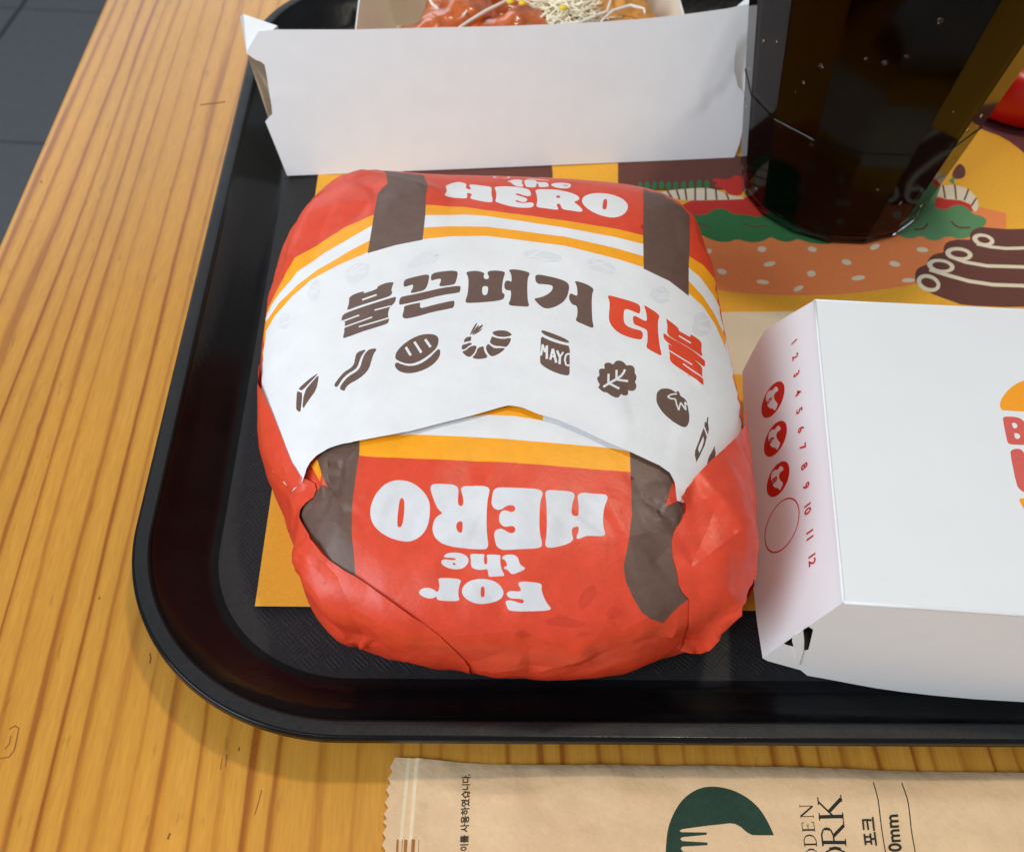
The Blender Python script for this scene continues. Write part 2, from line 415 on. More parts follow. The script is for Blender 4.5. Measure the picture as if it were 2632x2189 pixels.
# ================================================================== TRAY
TX0, TX1, TY0, TY1, TR = -.0873, .42, .1032, .484, .062
def rrect(ins, n=44):
    x0, x1, y0, y1, r = TX0 + ins, TX1 - ins, TY0 + ins, TY1 - ins, max(TR - ins, .004)
    P = []
    for cx, cy, a0 in ((x1 - r, y1 - r, 0), (x0 + r, y1 - r, 90), (x0 + r, y0 + r, 180), (x1 - r, y0 + r, 270)):
        for k in range(n + 1):
            a = math.radians(a0 + 90 * k / n); P.append((cx + r * math.cos(a), cy + r * math.sin(a)))
    return P
def build_tray():
    t = empty('serving_tray', (.16, .29, ZT)); tag(t, 'black plastic serving tray with raised rounded rim on the wooden table', 'tray')
    prof = [(.03, -.0046), (.0200, -.0042), (.0056, .0088), (.0012, .0090), (.0003, .0091), (0, .0095), (0, .0110), (.0001, .0114), (.0003, .0117), (.0006, .0119), (.0010, .01195),
            (.0030, .0120), (.0044, .0120), (.0047, .0119), (.0049, .0118), (.0051, .0116), (.0052, .0113), (.0058, .0100), (.0110, .0058), (.0174, .0014), (.0182, .0009), (.0189, .0005), (.0196, .0002), (.0204, .00003), (.0218, 0)]
    bm = bmesh.new(); rings = [[bm.verts.new((x, y, z)) for x, y in rrect(i)] for i, z in prof]
    n = len(rings[0])
    for a, b in zip(rings, rings[1:]):
        for k in range(n):
            f = bm.faces.new((a[k], a[(k + 1) % n], b[(k + 1) % n], b[k])); f.smooth = True
            if a[0].co.z > .01193 and b[0].co.z > .01193: f.material_index = 2
    fl = bm.faces.new(rings[-1]); fl.material_index = 1; bm.faces.new(rings[0][::-1])
    body = bm_obj('tray_body', bm, [TRAY, TRAYF, TRAYR], t)
    # embossed basket weave of the tray floor: cells of four little ridges, turned alternately
    V, Fc = [], []
    cell = .0047; c45 = math.sqrt(.5)
    inner = np.array(rrect(.0245))
    cells = []
    for i in range(-120, 160):
        for j in range(-60, 220):
            x, y = (i - j) * cell * c45 + .0, (i + j) * cell * c45
            if TX0 < x < .33 and TY0 < y < .46 and not (x > -.049 and y > .149): cells.append((i, j, x, y))
    C = np.array([(c[2], c[3]) for c in cells]); ok = inside(C, inner)
    for (i, j, x, y), k in zip(cells, ok):
        if not k: continue
        ang = math.radians(45 + (90 if (i + j) % 2 else 0))
        d = Vector((math.cos(ang), math.sin(ang), 0)); s = Vector((-d.y, d.x, 0))
        for q in range(4):
            o = Vector((x, y, 0)) + s * (q - 1.5) * cell * .235
            h = cell * .44; w = cell * .075
            b0 = len(V)
            V += [o - d * h - s * w, o + d * h - s * w, o + d * h + s * w, o - d * h + s * w]
            V += [o - d * h * .93 + Vector((0, 0, .00009)), o + d * h * .93 + Vector((0, 0, .00009))]
            Fc += [(b0, b0 + 1, b0 + 5, b0 + 4), (b0 + 2, b0 + 3, b0 + 4, b0 + 5), (b0 + 1, b0 + 2, b0 + 5), (b0 + 3, b0, b0 + 4)]
    o = mesh_obj('embossed_weave', V, Fc, TRAYF, t); tag(o, kind='stuff')
build_tray()

# ================================================================== TRAY LINER
FLAT = Plane((0, 0, .0007), (1, 0, .0007), (0, 1, .0007))
Q = lambda L: T(1750, 420, .30952, L)
K7 = lambda L: T(1250, 430, 1 / 3, L)
Z3 = lambda L: T(1900, 0, .37771, L)
HN = lambda L: T(2300, 560, .15810, L)
def build_liner():
    o_ = [(-52.8, 145.6), (395, 144.0), (398, 428), (-51.6, 428)]
    P = []
    def add(px, m, smooth=1): P.append((FLAT.pts(chaikin(px, smooth) if smooth else px), m))
    add(Q([(-300, 420), (-250, 800), (0, 1000), (330, 1060), (600, 1090), (850, 1100), (1100, 1100), (1400, 1085), (1600, 1060), (1940, 1010), (2300, 900), (2700, 600), (2700, 350), (1300, 300), (0, 350)]), 2)
    add([(1500, 805), (2200, 800), (2632, 800), (2632, 962), (1500, 962)], 4, 0)
    add(Z3([(1300, 500), (1500, 820), (1670, 892), (1800, 938), (1938, 1040), (2100, 1200), (2300, 1300), (2300, -100), (1300, -100)]), 6)
    add(K7([(-640, 75), (-640, -40), (500, -40), (515, 60), (505, 108), (0, 90)]), 1)
    add(K7([(1015, 45), (1015, -60), (1100, -70), (1600, -80), (1930, -90), (2100, -60), (2300, 60), (2100, 200), (1745, 170), (1300, 185), (1040, 160), (1015, 145)]), 1)
    for x, y in ((1185, 145), (1240, 140), (1295, 140), (1350, 135), (1405, 140), (1460, 140), (1520, 138), (1580, 135), (1640, 130), (1700, 130)):
        add(K7(ellipse(x, y + 4, 20, 34, .1, 10)), 3, 0)
    add([(1740, 515), (1905, 508), (2150, 500), (2400, 508), (2492, 513), (2506, 550), (2380, 575), (1740, 590)], 5)
    add(K7([(1325, 205), (1400, 180), (1500, 170), (1640, 160), (1740, 165), (1830, 200), (1880, 220), (1985, 235), (1985, 250), (1540, 258), (1490, 250)]), 4)
    for a, b in (((1395, 182), (1432, 240)), ((1466, 172), (1490, 250)), ((1532, 166), (1545, 256)), ((1610, 160), (1610, 256)), ((1690, 160), (1692, 254)), ((1768, 174), (1776, 252)), ((1848, 202), (1868, 250))):
        add(K7(stroke([a, b], 14)), 1, 0)
    add(Z3([(1330, 1280), (1390, 1265), (1470, 1260), (1560, 1290), (1620, 1350), (1628, 1420), (1600, 1452), (1560, 1370), (1340, 1350)]), 4)
    for a, b in (((1385, 1262), (1400, 1352)), ((1465, 1258), (1475, 1358)), ((1560, 1288), (1530, 1366)), ((1612, 1350), (1578, 1404))):
        add(Z3(stroke([a, b], 12)), 1, 0)
    add(K7([(1735, 100), (1760, 85), (1860, 100), (1930, 58), (1965, 80), (1985, 180), (1960, 225), (1860, 210), (1830, 165), (1745, 150), (1790, 130)]), 5)
    add(Q([(60, 430), (210, 430), (250, 395), (310, 375), (380, 385), (430, 425), (470, 425), (560, 430), (640, 450), (700, 430), (900, 430), (1100, 500), (1250, 640), (1250, 675), (1100, 668), (1030, 650), (970, 628), (920, 650), (860, 655), (800, 640), (745, 610), (690, 645), (620, 660), (550, 655), (465, 630), (400, 655), (320, 655), (240, 630), (160, 590), (80, 510)]), 3)
    add(Q(stroke([(515, 502), (560, 520), (610, 530), (725, 522)], 10)), 1, 0)
    add(Q(stroke([(130, 500), (200, 515), (248, 541)], 10)), 1, 0)
    add(Z3([(1065, 1575), (1095, 1490), (1150, 1350), (1250, 1250), (1330, 1195), (1385, 1235), (1320, 1400), (1350, 1420), (1410, 1430), (1450, 1400), (1510, 1395), (1560, 1420), (1590, 1460), (1650, 1470), (1688, 1500), (1660, 1550), (1600, 1580), (1590, 1605), (1500, 1632), (1420, 1605), (1340, 1642), (1280, 1632), (1240, 1605), (1160, 1628), (1100, 1612)]), 7)
    add(Z3(stroke([(1192, 1562), (1225, 1564), (1255, 1556), (1284, 1522)], 13)), 1, 0)
    add(Z3(stroke([(1442, 1508), (1466, 1535), (1500, 1550), (1572, 1550)], 13)), 1, 0)
    add(Z3([(1500, 1110), (1540, 1150), (1535, 1210), (1480, 1225), (1440, 1210), (1460, 1150)]), 1)
    add(Z3([(1425, 1235), (1460, 1195), (1462, 1262)]), 7, 0)
    for s in ((230, 730, 28, 20, 0), (340, 900, 40, 22, .3), (672, 715, 36, 24, 0), (735, 838, 50, 20, -.2), (680, 988, 54, 18, .1), (1090, 715, 38, 22, .2), (1082, 918, 36, 26, 0), (975, 1042, 44, 20, -.4),
              (1375, 822, 42, 22, .2), (1472, 953, 58, 20, -.1), (1610, 693, 42, 22, -.4), (1775, 836, 46, 22, .2), (2005, 718, 50, 20, .1), (1890, 972, 56, 18, -.05)):
        add(Q(ellipse(*s, n=14)), 4, 0)
    add([(1890, -60), (2060, -60), (1998, 158), (1890, 158)], 4, 0)
    add(HN([(330, 1050), (325, 900), (370, 820), (470, 775), (520, 760), (530, 700), (600, 610), (720, 572), (790, 570), (790, 470), (850, 390), (1000, 355), (1130, 355), (1230, 365), (1210, 280), (1270, 190), (1400, 150), (1560, 165), (1800, 185), (2100, 180), (2700, 150), (2700, 1400), (2000, 1465), (1100, 1425), (960, 1370), (700, 1280), (450, 1170)]), 1)
    for L, w in (([(560, 842), (850, 932), (1200, 1030), (1600, 1090), (2150, 1107), (2700, 1080)], 58), ([(880, 625), (1150, 722), (1500, 782), (2150, 800), (2700, 770)], 54), ([(1330, 425), (1550, 472), (1800, 498), (2150, 490), (2700, 450)], 48)):
        add(HN(stroke(L, w)), 4, 0)
    for c in ((545, 1062, 198, 138, .35, 132, 76), (745, 783, 225, 112, .14, 146, 62), (1040, 588, 224, 108, .12, 142, 54), (1437, 360, 182, 98, .2, 105, 50)):
        add(HN(ellipse(c[0], c[1], c[2], c[3], c[4], 26)), 4, 0)
        add(HN(ellipse(c[0] + 5, c[1], c[5], c[6], c[4], 22)), 1, 0)
    def surf(A):
        z = np.array([noise.noise(Vector((x / 60, y / 60, 3.1))) for x, y in A]) * .00035 + .0002
        e = np.minimum.reduce([A[:, 0] + 52, A[:, 1] - 145]); z += .0006 * np.exp(-np.abs(e) / 6.0)
        return FLAT.surf(A, z)
    o = sheet('tray_liner', o_, P, surf, MAT, 3.0)
    tag(o, 'orange paper tray liner printed with a smiling burger drawing, lying in the tray', 'tray liner')
build_liner()

# ================================================================== WRAPPED BURGER
BX, BY, BRX, BRY, BZT, BZW, BRB, BE1, BE2, BN, BROT = 0.0152, 0.198, 0.0656, 0.088, 0.06, 0.036, 0.80, 2.5, 2.2, 2.9, 0.0509
BSC = [0.979, 1.000, 1.021, 1.042, 1.065, 1.091, 1.116, 1.125, 1.112, 1.086, 1.055, 1.026, 1.003, 0.982, 0.968, 0.957, 0.952, 0.953, 0.962, 0.977, 0.995, 1.015, 1.036, 1.061, 1.081, 1.090, 1.088, 1.076, 1.063, 1.050, 1.042, 1.041, 1.041, 1.042, 1.032, 1.029, 1.022, 1.010, 0.990, 0.966, 0.938, 0.916, 0.915, 0.935, 0.958, 0.969, 0.964, 0.958, 0.954, 0.952, 0.949, 0.950, 0.949, 0.957, 0.970, 0.986, 0.993, 0.994, 0.987, 0.988, 0.996, 1.011, 1.019, 1.015, 0.997, 0.976, 0.959, 0.950, 0.946, 0.948, 0.954, 0.965]
_th = np.linspace(0, 2 * np.pi, 72, endpoint=False)
_c = np.sign(np.cos(_th)) * np.abs(np.cos(_th)) ** (2 / BN); _s = np.sign(np.sin(_th)) * np.abs(np.sin(_th)) ** (2 / BN)
_phi = np.arctan2(_s, _c) % (2 * np.pi); _o = np.argsort(_phi)
_phi = np.concatenate([_phi[_o][-1:] - 2 * np.pi, _phi[_o], _phi[_o][:1] + 2 * np.pi]); _sc = np.array(BSC)[_o]; _sc = np.concatenate([_sc[-1:], _sc, _sc[:1]])
def _profile():
    R, Z = [], []
    for t in np.linspace(1, 0, 60):
        Z.append(BZW + (BZT - BZW) * math.sin(t * math.pi / 2) ** (2 / BE1)); R.append(math.cos(t * math.pi / 2) ** (2 / BE1) if t < 1 else 0)
    for t in np.linspace(0, 1, 30)[1:]:
        R.append(1 - (1 - BRB) * t ** BE2); Z.append(.0012 + (BZW - .0012) * (1 - t))
    for t in np.linspace(0, 1, 8)[1:]:
        R.append(BRB - .18 * t); Z.append(.0012 - .0004 * t)
    R, Z = np.array(R), np.array(Z)
    s = np.concatenate([[0], np.cumsum(np.hypot(np.diff(R) * .0767, np.diff(Z)))]) * 1000
    return s, R, Z
PS, PR, PZ = _profile()
S_WAIST = float(np.interp(1.0, PR[:60], PS[:60])); S_MAX = float(PS[-1])
def burger_surf(A):
    A = np.asarray(A, float); s = np.hypot(A[:, 0], A[:, 1]); ph = np.arctan2(A[:, 1], A[:, 0]) % (2 * np.pi)
    r = np.interp(s, PS, PR) * np.interp(ph, _phi, _sc) * (np.abs(np.cos(ph)) ** BN + np.abs(np.sin(ph)) ** BN) ** (-1 / BN)
    x, y = BRX * r * np.cos(ph), BRY * r * np.sin(ph); c, q = math.cos(BROT), math.sin(BROT)
    return np.stack([BX + x * c - y * q, BY + x * q + y * c, np.interp(s, PS, PZ)], 1)
def burger_normal(A):
    e = .6
    du = burger_surf(A + [e, 0]) - burger_surf(A - [e, 0]); dv = burger_surf(A + [0, e]) - burger_surf(A - [0, e])
    n = np.cross(du, dv); return n / (np.linalg.norm(n, axis=1, keepdims=True) + 1e-12)
_ns, _nf = 110, 220
_ab = np.array([(s * math.cos(f), s * math.sin(f)) for s in np.linspace(.01, S_MAX - .1, _ns) for f in np.linspace(0, 2 * np.pi, _nf, endpoint=False)])
_P = [Vector(p) for p in burger_surf(_ab)]; _tri = []
for i in range(_ns - 1):
    for k in range(_nf):
        a, b, c, d = i * _nf + k, i * _nf + (k + 1) % _nf, (i + 1) * _nf + (k + 1) % _nf, (i + 1) * _nf + k
        _tri += [(a, b, c), (a, c, d)]
_bvh = BVHTree.FromPolygons(_P, _tri, all_triangles=True)
def B1(x, y):
    """photo point -> place on the wrapped burger, in mm measured over the paper from the crown"""
    for k in range(60):
        f = k * .012; px, py = x + (1290 - x) * f, y + (1050 - y) * f
        h = _bvh.ray_cast(EYE, ray(px, py).normalized())
        if h[0] is not None: break
    a, b, c = _tri[h[2]]
    w = barycentric_transform(h[0], _P[a], _P[b], _P[c], *[Vector((_ab[q][0], _ab[q][1], 0)) for q in (a, b, c)])
    return (w.x, w.y)
def BP(L, closed=True): return [B1(*p) for p in resample(L, 14, closed)]

# traced crops of the print: origin and scale of each
cA = lambda L: T(1120, 440, .24762, L); cB1 = lambda L: T(860, 690, .16190, L); cB2 = lambda L: T(1180, 680, .17143, L); cB3 = lambda L: T(1540, 740, .16026, L)
cC1 = lambda L: T(750, 830, .19048, L); cC2 = lambda L: T(1160, 820, .15238, L); cC3 = lambda L: T(1500, 900, .20607, L)
cD1 = lambda L: T(930, 1210, .15714, L); cD2 = lambda L: T(1230, 1220, .16667, L); cD3 = lambda L: T(1060, 1400, .18095, L)
cL = lambda L: T(720, 1120, .21759, L); cR = lambda L: T(1580, 1150, .28617, L)
K6 = lambda L: T(640, 430, .32625, L); K8 = lambda L: T(600, 900, .34347, L); M2 = lambda L: T(700, 1400, 1 / 3, L); M3 = lambda L: T(1300, 1400, 1 / 3, L)

def top_prints():
    P = []
    def add(px, m, sm=1): P.append((BP(chaikin(px, sm) if sm else px), m))
    # broad bands: (upper edge, lower edge) drawn left to right
    c1 = K6([(170, 1110), (235, 985), (300, 880), (400, 765), (600, 615), (800, 505), (1000, 420), (1200, 362), (1395, 328), (1700, 330)]) + K7([(0, 348), (600, 425), (1000, 490), (1200, 540), (1400, 622), (1545, 700), (1640, 770), (1740, 900), (1800, 1030), (1830, 1140)])
    c2 = K6([(130, 1240), (200, 1085), (260, 1000), (400, 845), (600, 700), (800, 595), (985, 495), (1200, 440), (1390, 405), (1700, 390)]) + K7([(0, 392), (600, 480), (1000, 555), (1200, 607), (1400, 695), (1548, 785), (1640, 870), (1730, 1000), (1800, 1130), (1845, 1290)])
    c3 = K6([(90, 1340), (150, 1230), (250, 1080), (400, 935), (560, 815), (800, 680), (965, 600), (1180, 540), (1380, 497), (1600, 482)]) + K7([(0, 475), (600, 550), (1000, 640), (1200, 700), (1400, 790), (1550, 890), (1650, 1000), (1740, 1140), (1830, 1330), (1890, 1540)])
    c4 = K6([(40, 1500), (65, 1450), (130, 1340), (220, 1180), (350, 1030), (500, 900), (700, 790), (935, 690), (1150, 635), (1370, 585), (1600, 562)]) + K7([(0, 545), (600, 620), (1000, 720), (1200, 785), (1400, 880), (1550, 985), (1660, 1090), (1750, 1230), (1840, 1440), (1920, 1710)])
    front = [(1910, 1010), (1905, 1120), (1850, 1260), (1735, 1400), (1300, 1400), (795, 1400), (690, 1240), (655, 1080), (648, 950)]
    add(c1 + c2[::-1], 3, 0); add(c2 + c3[::-1], 1, 0); add(c3 + c4[::-1], 3, 0); add(c4 + front, 1, 0)
    add(K6([(1050, 40), (1060, 90), (1090, 130), (1098, 205), (1025, 265), (995, 430), (940, 695), (1160, 633), (1370, 590), (1390, 400), (1395, 270), (1412, 200), (1375, 90), (1350, 40)]), 2, 0)
    add(K7([(1205, 180), (1200, 500), (1205, 798), (1400, 890), (1548, 1005), (1548, 700), (1535, 255), (1500, 238), (1330, 195)]), 2, 0)
    # faint print showing through the white paper
    for e in ((920, 705, 42, 26, -.5), (1085, 675, 52, 20, -.4), (812, 752, 18, 34, .2), (735, 830, 15, 27, .3), (1395, 665, 52, 17, .1), (1545, 690, 48, 20, .25), (1695, 765, 32, 24, .4), (1800, 840, 28, 34, .2)):
        rg = random.Random(e[0])
        L = ellipse(*e, n=12); L = [(e[0] + (x - e[0]) * rg.uniform(.7, 1.1), e[1] + (y - e[1]) * rg.uniform(.7, 1.1)) for x, y in L]
        add(L, 5, 1)
        for q in range(3):
            ax, ay = e[0] + rg.uniform(-.5, .5) * e[2], e[1] + rg.uniform(-.5, .5) * e[3]; w = rg.uniform(-.6, .6) + e[4]
            add(stroke([(ax - e[2] * .5 * math.cos(w), ay - e[2] * .5 * math.sin(w)), (ax + e[2] * .5 * math.cos(w), ay + e[2] * .5 * math.sin(w))], 4), 1, 0)
    # back lettering
    W = 1
    for g in ([(98, 185), (150, 155), (230, 132), (300, 148), (320, 165), (308, 200), (345, 215), (370, 210), (345, 175), (360, 160), (480, 175), (570, 188), (580, 205), (575, 260), (592, 330), (575, 350), (470, 335), (360, 310), (358, 290), (380, 265), (345, 250), (320, 255), (330, 290), (315, 308), (210, 305), (100, 295), (90, 280), (115, 240), (112, 210)],
              [(605, 200), (630, 185), (760, 183), (880, 195), (965, 215), (980, 240), (990, 270), (970, 285), (915, 280), (860, 258), (825, 258), (835, 275), (900, 290), (950, 310), (945, 335), (900, 348), (850, 328), (825, 325), (830, 342), (900, 357), (960, 347), (1010, 350), (1018, 375), (995, 400), (900, 405), (780, 390), (640, 350), (615, 335), (630, 290), (625, 230)],
              [(1030, 225), (1060, 212), (1200, 212), (1330, 228), (1440, 258), (1488, 290), (1485, 320), (1425, 340), (1480, 375), (1528, 430), (1500, 445), (1420, 432), (1320, 418), (1300, 395), (1290, 362), (1265, 355), (1250, 375), (1275, 415), (1250, 422), (1150, 408), (1060, 398), (1040, 385), (1055, 330), (1045, 260)],
              [(1510, 335), (1530, 285), (1600, 255), (1700, 248), (1820, 262), (1930, 305), (1985, 360), (1990, 410), (1950, 470), (1870, 503), (1780, 500), (1650, 460), (1550, 395)],
              [(735, 135), (790, 118), (850, 113), (905, 122), (885, 150), (915, 180), (895, 190), (830, 182), (795, 160), (775, 138)],
              [(915, 122), (960, 112), (1040, 120), (1045, 140), (1130, 138), (1165, 150), (1172, 188), (1110, 190), (1070, 190), (1062, 155), (1045, 150), (1040, 190), (990, 195), (935, 190), (925, 160)],
              [(1185, 165), (1230, 148), (1310, 145), (1390, 152), (1405, 175), (1380, 200), (1310, 203), (1240, 195)],
              [(590, 66), (700, 70), (778, 90), (760, 100), (660, 98), (605, 85)], [(910, 96), (1050, 108), (1180, 120), (1180, 124), (1040, 116)]):
        add(cA(g), W, 1)
    add(cA([(1245, 280), (1270, 270), (1295, 285), (1280, 300), (1255, 298)]), 0)
    add(cA([(1725, 400), (1735, 325), (1755, 308), (1778, 320), (1772, 400), (1755, 422), (1735, 418)]), 0)
    add(cA([(1310, 166), (1375, 170), (1370, 178), (1320, 174)]), 0)
    # Korean lettering
    for g in ([(240, 490), (330, 430), (470, 392), (478, 405), (468, 428), (690, 355), (683, 325), (760, 285), (850, 258), (940, 252), (945, 270), (915, 340), (910, 395), (928, 408), (905, 455), (850, 485), (600, 560), (400, 620), (220, 690), (210, 675), (235, 600), (243, 540)],
              [(125, 858), (122, 820), (150, 755), (250, 710), (500, 620), (970, 478), (985, 495), (970, 560), (945, 590), (880, 655), (858, 730), (858, 790), (872, 830), (872, 850), (855, 895), (820, 915), (640, 970), (420, 1040), (165, 1140), (145, 1120), (170, 1030), (163, 995), (178, 950), (172, 920), (185, 880)],
              [(1100, 315), (1105, 240), (1140, 205), (1250, 175), (1460, 128), (1505, 145), (1505, 190), (1480, 300), (1440, 370), (1380, 395), (1225, 428), (1210, 410), (1245, 350), (1255, 300), (1235, 292), (1180, 310), (1120, 328)],
              [(1535, 220), (1532, 160), (1560, 115), (1650, 90), (1830, 70), (1930, 75), (1957, 100), (1950, 170), (1920, 270), (1890, 295), (1690, 325), (1658, 305), (1690, 240), (1692, 205), (1665, 198), (1600, 212), (1550, 230)],
              [(1030, 600), (1035, 530), (1060, 485), (1120, 470), (1400, 415), (1700, 345), (1980, 308), (2003, 330), (1995, 400), (1970, 425), (1700, 460), (1400, 535), (1050, 612)],
              [(1085, 800), (1085, 760), (1108, 690), (1105, 650), (1130, 620), (1350, 575), (1368, 580), (1357, 635), (1375, 660), (1400, 658), (1600, 605), (1880, 545), (1905, 555), (1903, 610), (1890, 650), (1860, 668), (1550, 725), (1350, 785), (1170, 825), (1110, 825)]):
        add(cB1(g), 2, 1)
    for a, b, w in (((448, 526), (676, 448), 26), ((642, 690), (900, 626), 20), ((402, 768), (90, 884), 22), ((606, 798), (130, 972), 20), ((393, 952), (900, 806), 20)):
        add(cB1(stroke([a, b], w)), 1, 0)
    for g in ([(105, 160), (130, 138), (250, 125), (360, 150), (378, 170), (365, 215), (375, 245), (405, 255), (440, 245), (447, 215), (420, 165), (440, 130), (560, 122), (670, 138), (690, 165), (660, 240), (640, 380), (645, 455), (665, 468), (685, 490), (670, 540), (630, 568), (480, 590), (280, 605), (120, 612), (95, 590), (100, 560), (130, 470), (140, 350), (140, 250), (125, 200)],
              [(745, 112), (820, 103), (950, 120), (1040, 148), (1060, 170), (1030, 225), (1020, 330), (1022, 500), (1030, 590), (1048, 640), (1030, 665), (900, 658), (760, 650), (737, 615), (765, 570), (778, 480), (775, 430), (755, 418), (720, 422), (690, 405), (673, 360), (685, 295), (715, 272), (755, 280), (785, 292), (785, 230), (775, 170), (750, 130)],
              [(1140, 190), (1200, 180), (1330, 205), (1500, 245), (1600, 285), (1640, 330), (1645, 390), (1620, 500), (1570, 580), (1480, 645), (1370, 688), (1280, 690), (1210, 650), (1135, 570), (1127, 545), (1150, 535), (1230, 520), (1320, 480), (1380, 430), (1402, 380), (1395, 350), (1350, 335), (1250, 325), (1190, 325), (1150, 295), (1138, 250)],
              [(1725, 285), (1760, 278), (1870, 310), (1960, 355), (2005, 395), (2005, 420), (1985, 480), (1980, 600), (1983, 750), (1992, 890), (2008, 950), (2000, 980), (1960, 975), (1850, 925), (1760, 885), (1740, 855), (1765, 800), (1768, 700), (1755, 650), (1730, 640), (1690, 630), (1650, 570), (1640, 520), (1650, 475), (1675, 462), (1720, 485), (1755, 500), (1768, 480), (1765, 400), (1750, 330)]):
        add(cB2(g), 2, 1)
    add(cB2([(350, 372), (370, 360), (395, 357), (428, 365), (434, 400), (428, 450), (412, 485), (385, 494), (355, 484), (345, 450), (344, 410)]), 1, 1)
    for g in ([(125, 165), (150, 150), (250, 175), (450, 230), (580, 275), (630, 310), (645, 350), (642, 420), (625, 448), (590, 435), (500, 395), (430, 372), (395, 378), (382, 420), (378, 520), (388, 590), (430, 645), (520, 685), (620, 705), (665, 725), (685, 765), (680, 830), (655, 860), (560, 850), (430, 815), (300, 755), (200, 665), (150, 570), (142, 480), (155, 350), (158, 260), (140, 205)],
              [(702, 320), (720, 315), (820, 375), (900, 425), (948, 480), (945, 500), (925, 560), (925, 680), (938, 830), (955, 970), (985, 1080), (975, 1112), (930, 1095), (760, 1005), (738, 965), (757, 900), (760, 780), (750, 710), (720, 690), (600, 640), (550, 620), (528, 570), (525, 500), (545, 478), (590, 490), (680, 545), (735, 565), (750, 540), (742, 450), (720, 370)],
              [(1055, 522), (1060, 522), (1120, 565), (1230, 650), (1255, 690), (1255, 715), (1320, 750), (1435, 815), (1440, 800), (1425, 772), (1480, 790), (1580, 860), (1618, 920), (1612, 1000), (1615, 1060), (1630, 1095), (1618, 1125), (1540, 1065), (1380, 960), (1230, 880), (1100, 800), (1068, 740), (1078, 650)],
              [(1008, 760), (1030, 758), (1120, 825), (1300, 920), (1480, 1030), (1660, 1180), (1672, 1210), (1668, 1305), (1540, 1200), (1380, 1095), (1200, 990), (1060, 890), (1015, 830)],
              [(1088, 928), (1110, 932), (1300, 1040), (1480, 1155), (1600, 1265), (1628, 1320), (1620, 1400), (1628, 1455), (1640, 1510), (1645, 1570), (1635, 1590), (1500, 1470), (1330, 1355), (1170, 1250), (1112, 1180), (1115, 1100), (1103, 1040), (1095, 990)]):
        add(cB3(g), 4, 1)
    for a, b, w in (((1258, 796), (1447, 912), 20), ((1075, 1012), (1468, 1256), 18), ((1322, 1238), (1670, 1498), 18)):
        add(cB3(stroke([a, b], w)), 1, 0)
    # ingredient icons
    for g in ([(112, 910), (200, 820), (280, 750), (360, 700), (370, 703), (270, 810), (170, 925), (140, 930)], [(98, 935), (130, 955), (168, 960), (150, 1215), (130, 1222), (100, 1200), (88, 1170), (90, 1050)], [(380, 710), (370, 800), (345, 920), (250, 1060), (165, 1208), (185, 945), (280, 820)],
              [(575, 860), (640, 770), (720, 680), (800, 635), (850, 580), (865, 500), (880, 440), (920, 405), (1020, 380), (960, 455), (925, 530), (900, 610), (860, 655), (770, 705), (690, 780), (625, 892)],
              [(650, 905), (700, 820), (780, 735), (880, 680), (935, 620), (960, 520), (1000, 430), (1060, 375), (1165, 368), (1110, 450), (1075, 570), (1050, 650), (980, 730), (880, 795), (790, 840), (740, 890), (722, 943)],
              [(1400, 480), (1420, 410), (1500, 320), (1620, 235), (1740, 185), (1850, 172), (1940, 185), (1980, 225), (1985, 280), (1960, 360), (1880, 440), (1760, 525), (1640, 575), (1540, 575), (1450, 540), (1410, 515)],
              [(1400, 575), (1425, 555), (1490, 585), (1600, 610), (1720, 585), (1850, 505), (1950, 400), (1985, 372), (2008, 400), (2000, 480), (1920, 580), (1800, 655), (1650, 703), (1530, 705), (1440, 670), (1395, 610)]):
        add(cC1(g), 2, 1)
    for a, b in (((1543, 350), (1610, 462)), ((1657, 278), (1752, 425)), ((1803, 245), (1876, 350))): add(cC1(stroke([a, b], 34)), 1, 0)
    for g in ([(312, 312), (345, 220), (400, 130), (435, 98), (440, 112), (400, 190), (332, 305)], [(336, 306), (390, 210), (455, 138), (470, 150), (420, 230)], [(348, 300), (430, 200), (500, 140), (530, 130), (535, 150), (480, 215), (362, 302)], [(350, 322), (430, 250), (525, 190), (530, 198), (470, 255)],
              [(205, 430), (225, 370), (265, 335), (340, 330), (335, 360), (330, 405), (260, 415)], [(172, 550), (180, 470), (250, 455), (325, 428), (355, 460), (290, 490), (240, 540)], [(175, 580), (250, 560), (300, 510), (370, 482), (435, 490), (410, 560), (390, 610), (310, 682), (235, 645)],
              [(345, 685), (410, 625), (445, 520), (550, 490), (550, 580), (625, 682), (520, 708), (420, 710)], [(585, 490), (625, 452), (680, 500), (730, 530), (850, 525), (912, 532), (840, 600), (740, 655), (670, 668), (620, 620), (585, 550)],
              [(683, 325), (750, 355), (870, 375), (1010, 350), (990, 430), (930, 515), (830, 495), (730, 490), (640, 435), (668, 370)], [(685, 262), (740, 235), (840, 225), (940, 238), (1000, 280), (1020, 305), (990, 325), (900, 342), (790, 335), (715, 305)],
              [(1510, 240), (1540, 228), (1700, 285), (1900, 365), (1980, 420), (1975, 442), (1920, 440), (1780, 400), (1600, 330), (1520, 275)],
              [(1505, 325), (1600, 380), (1750, 440), (1900, 480), (1992, 495), (1985, 800), (1985, 985), (1940, 1000), (1800, 970), (1620, 890), (1510, 810), (1488, 760), (1500, 500)]):
        add(cC2(g), 2, 1)
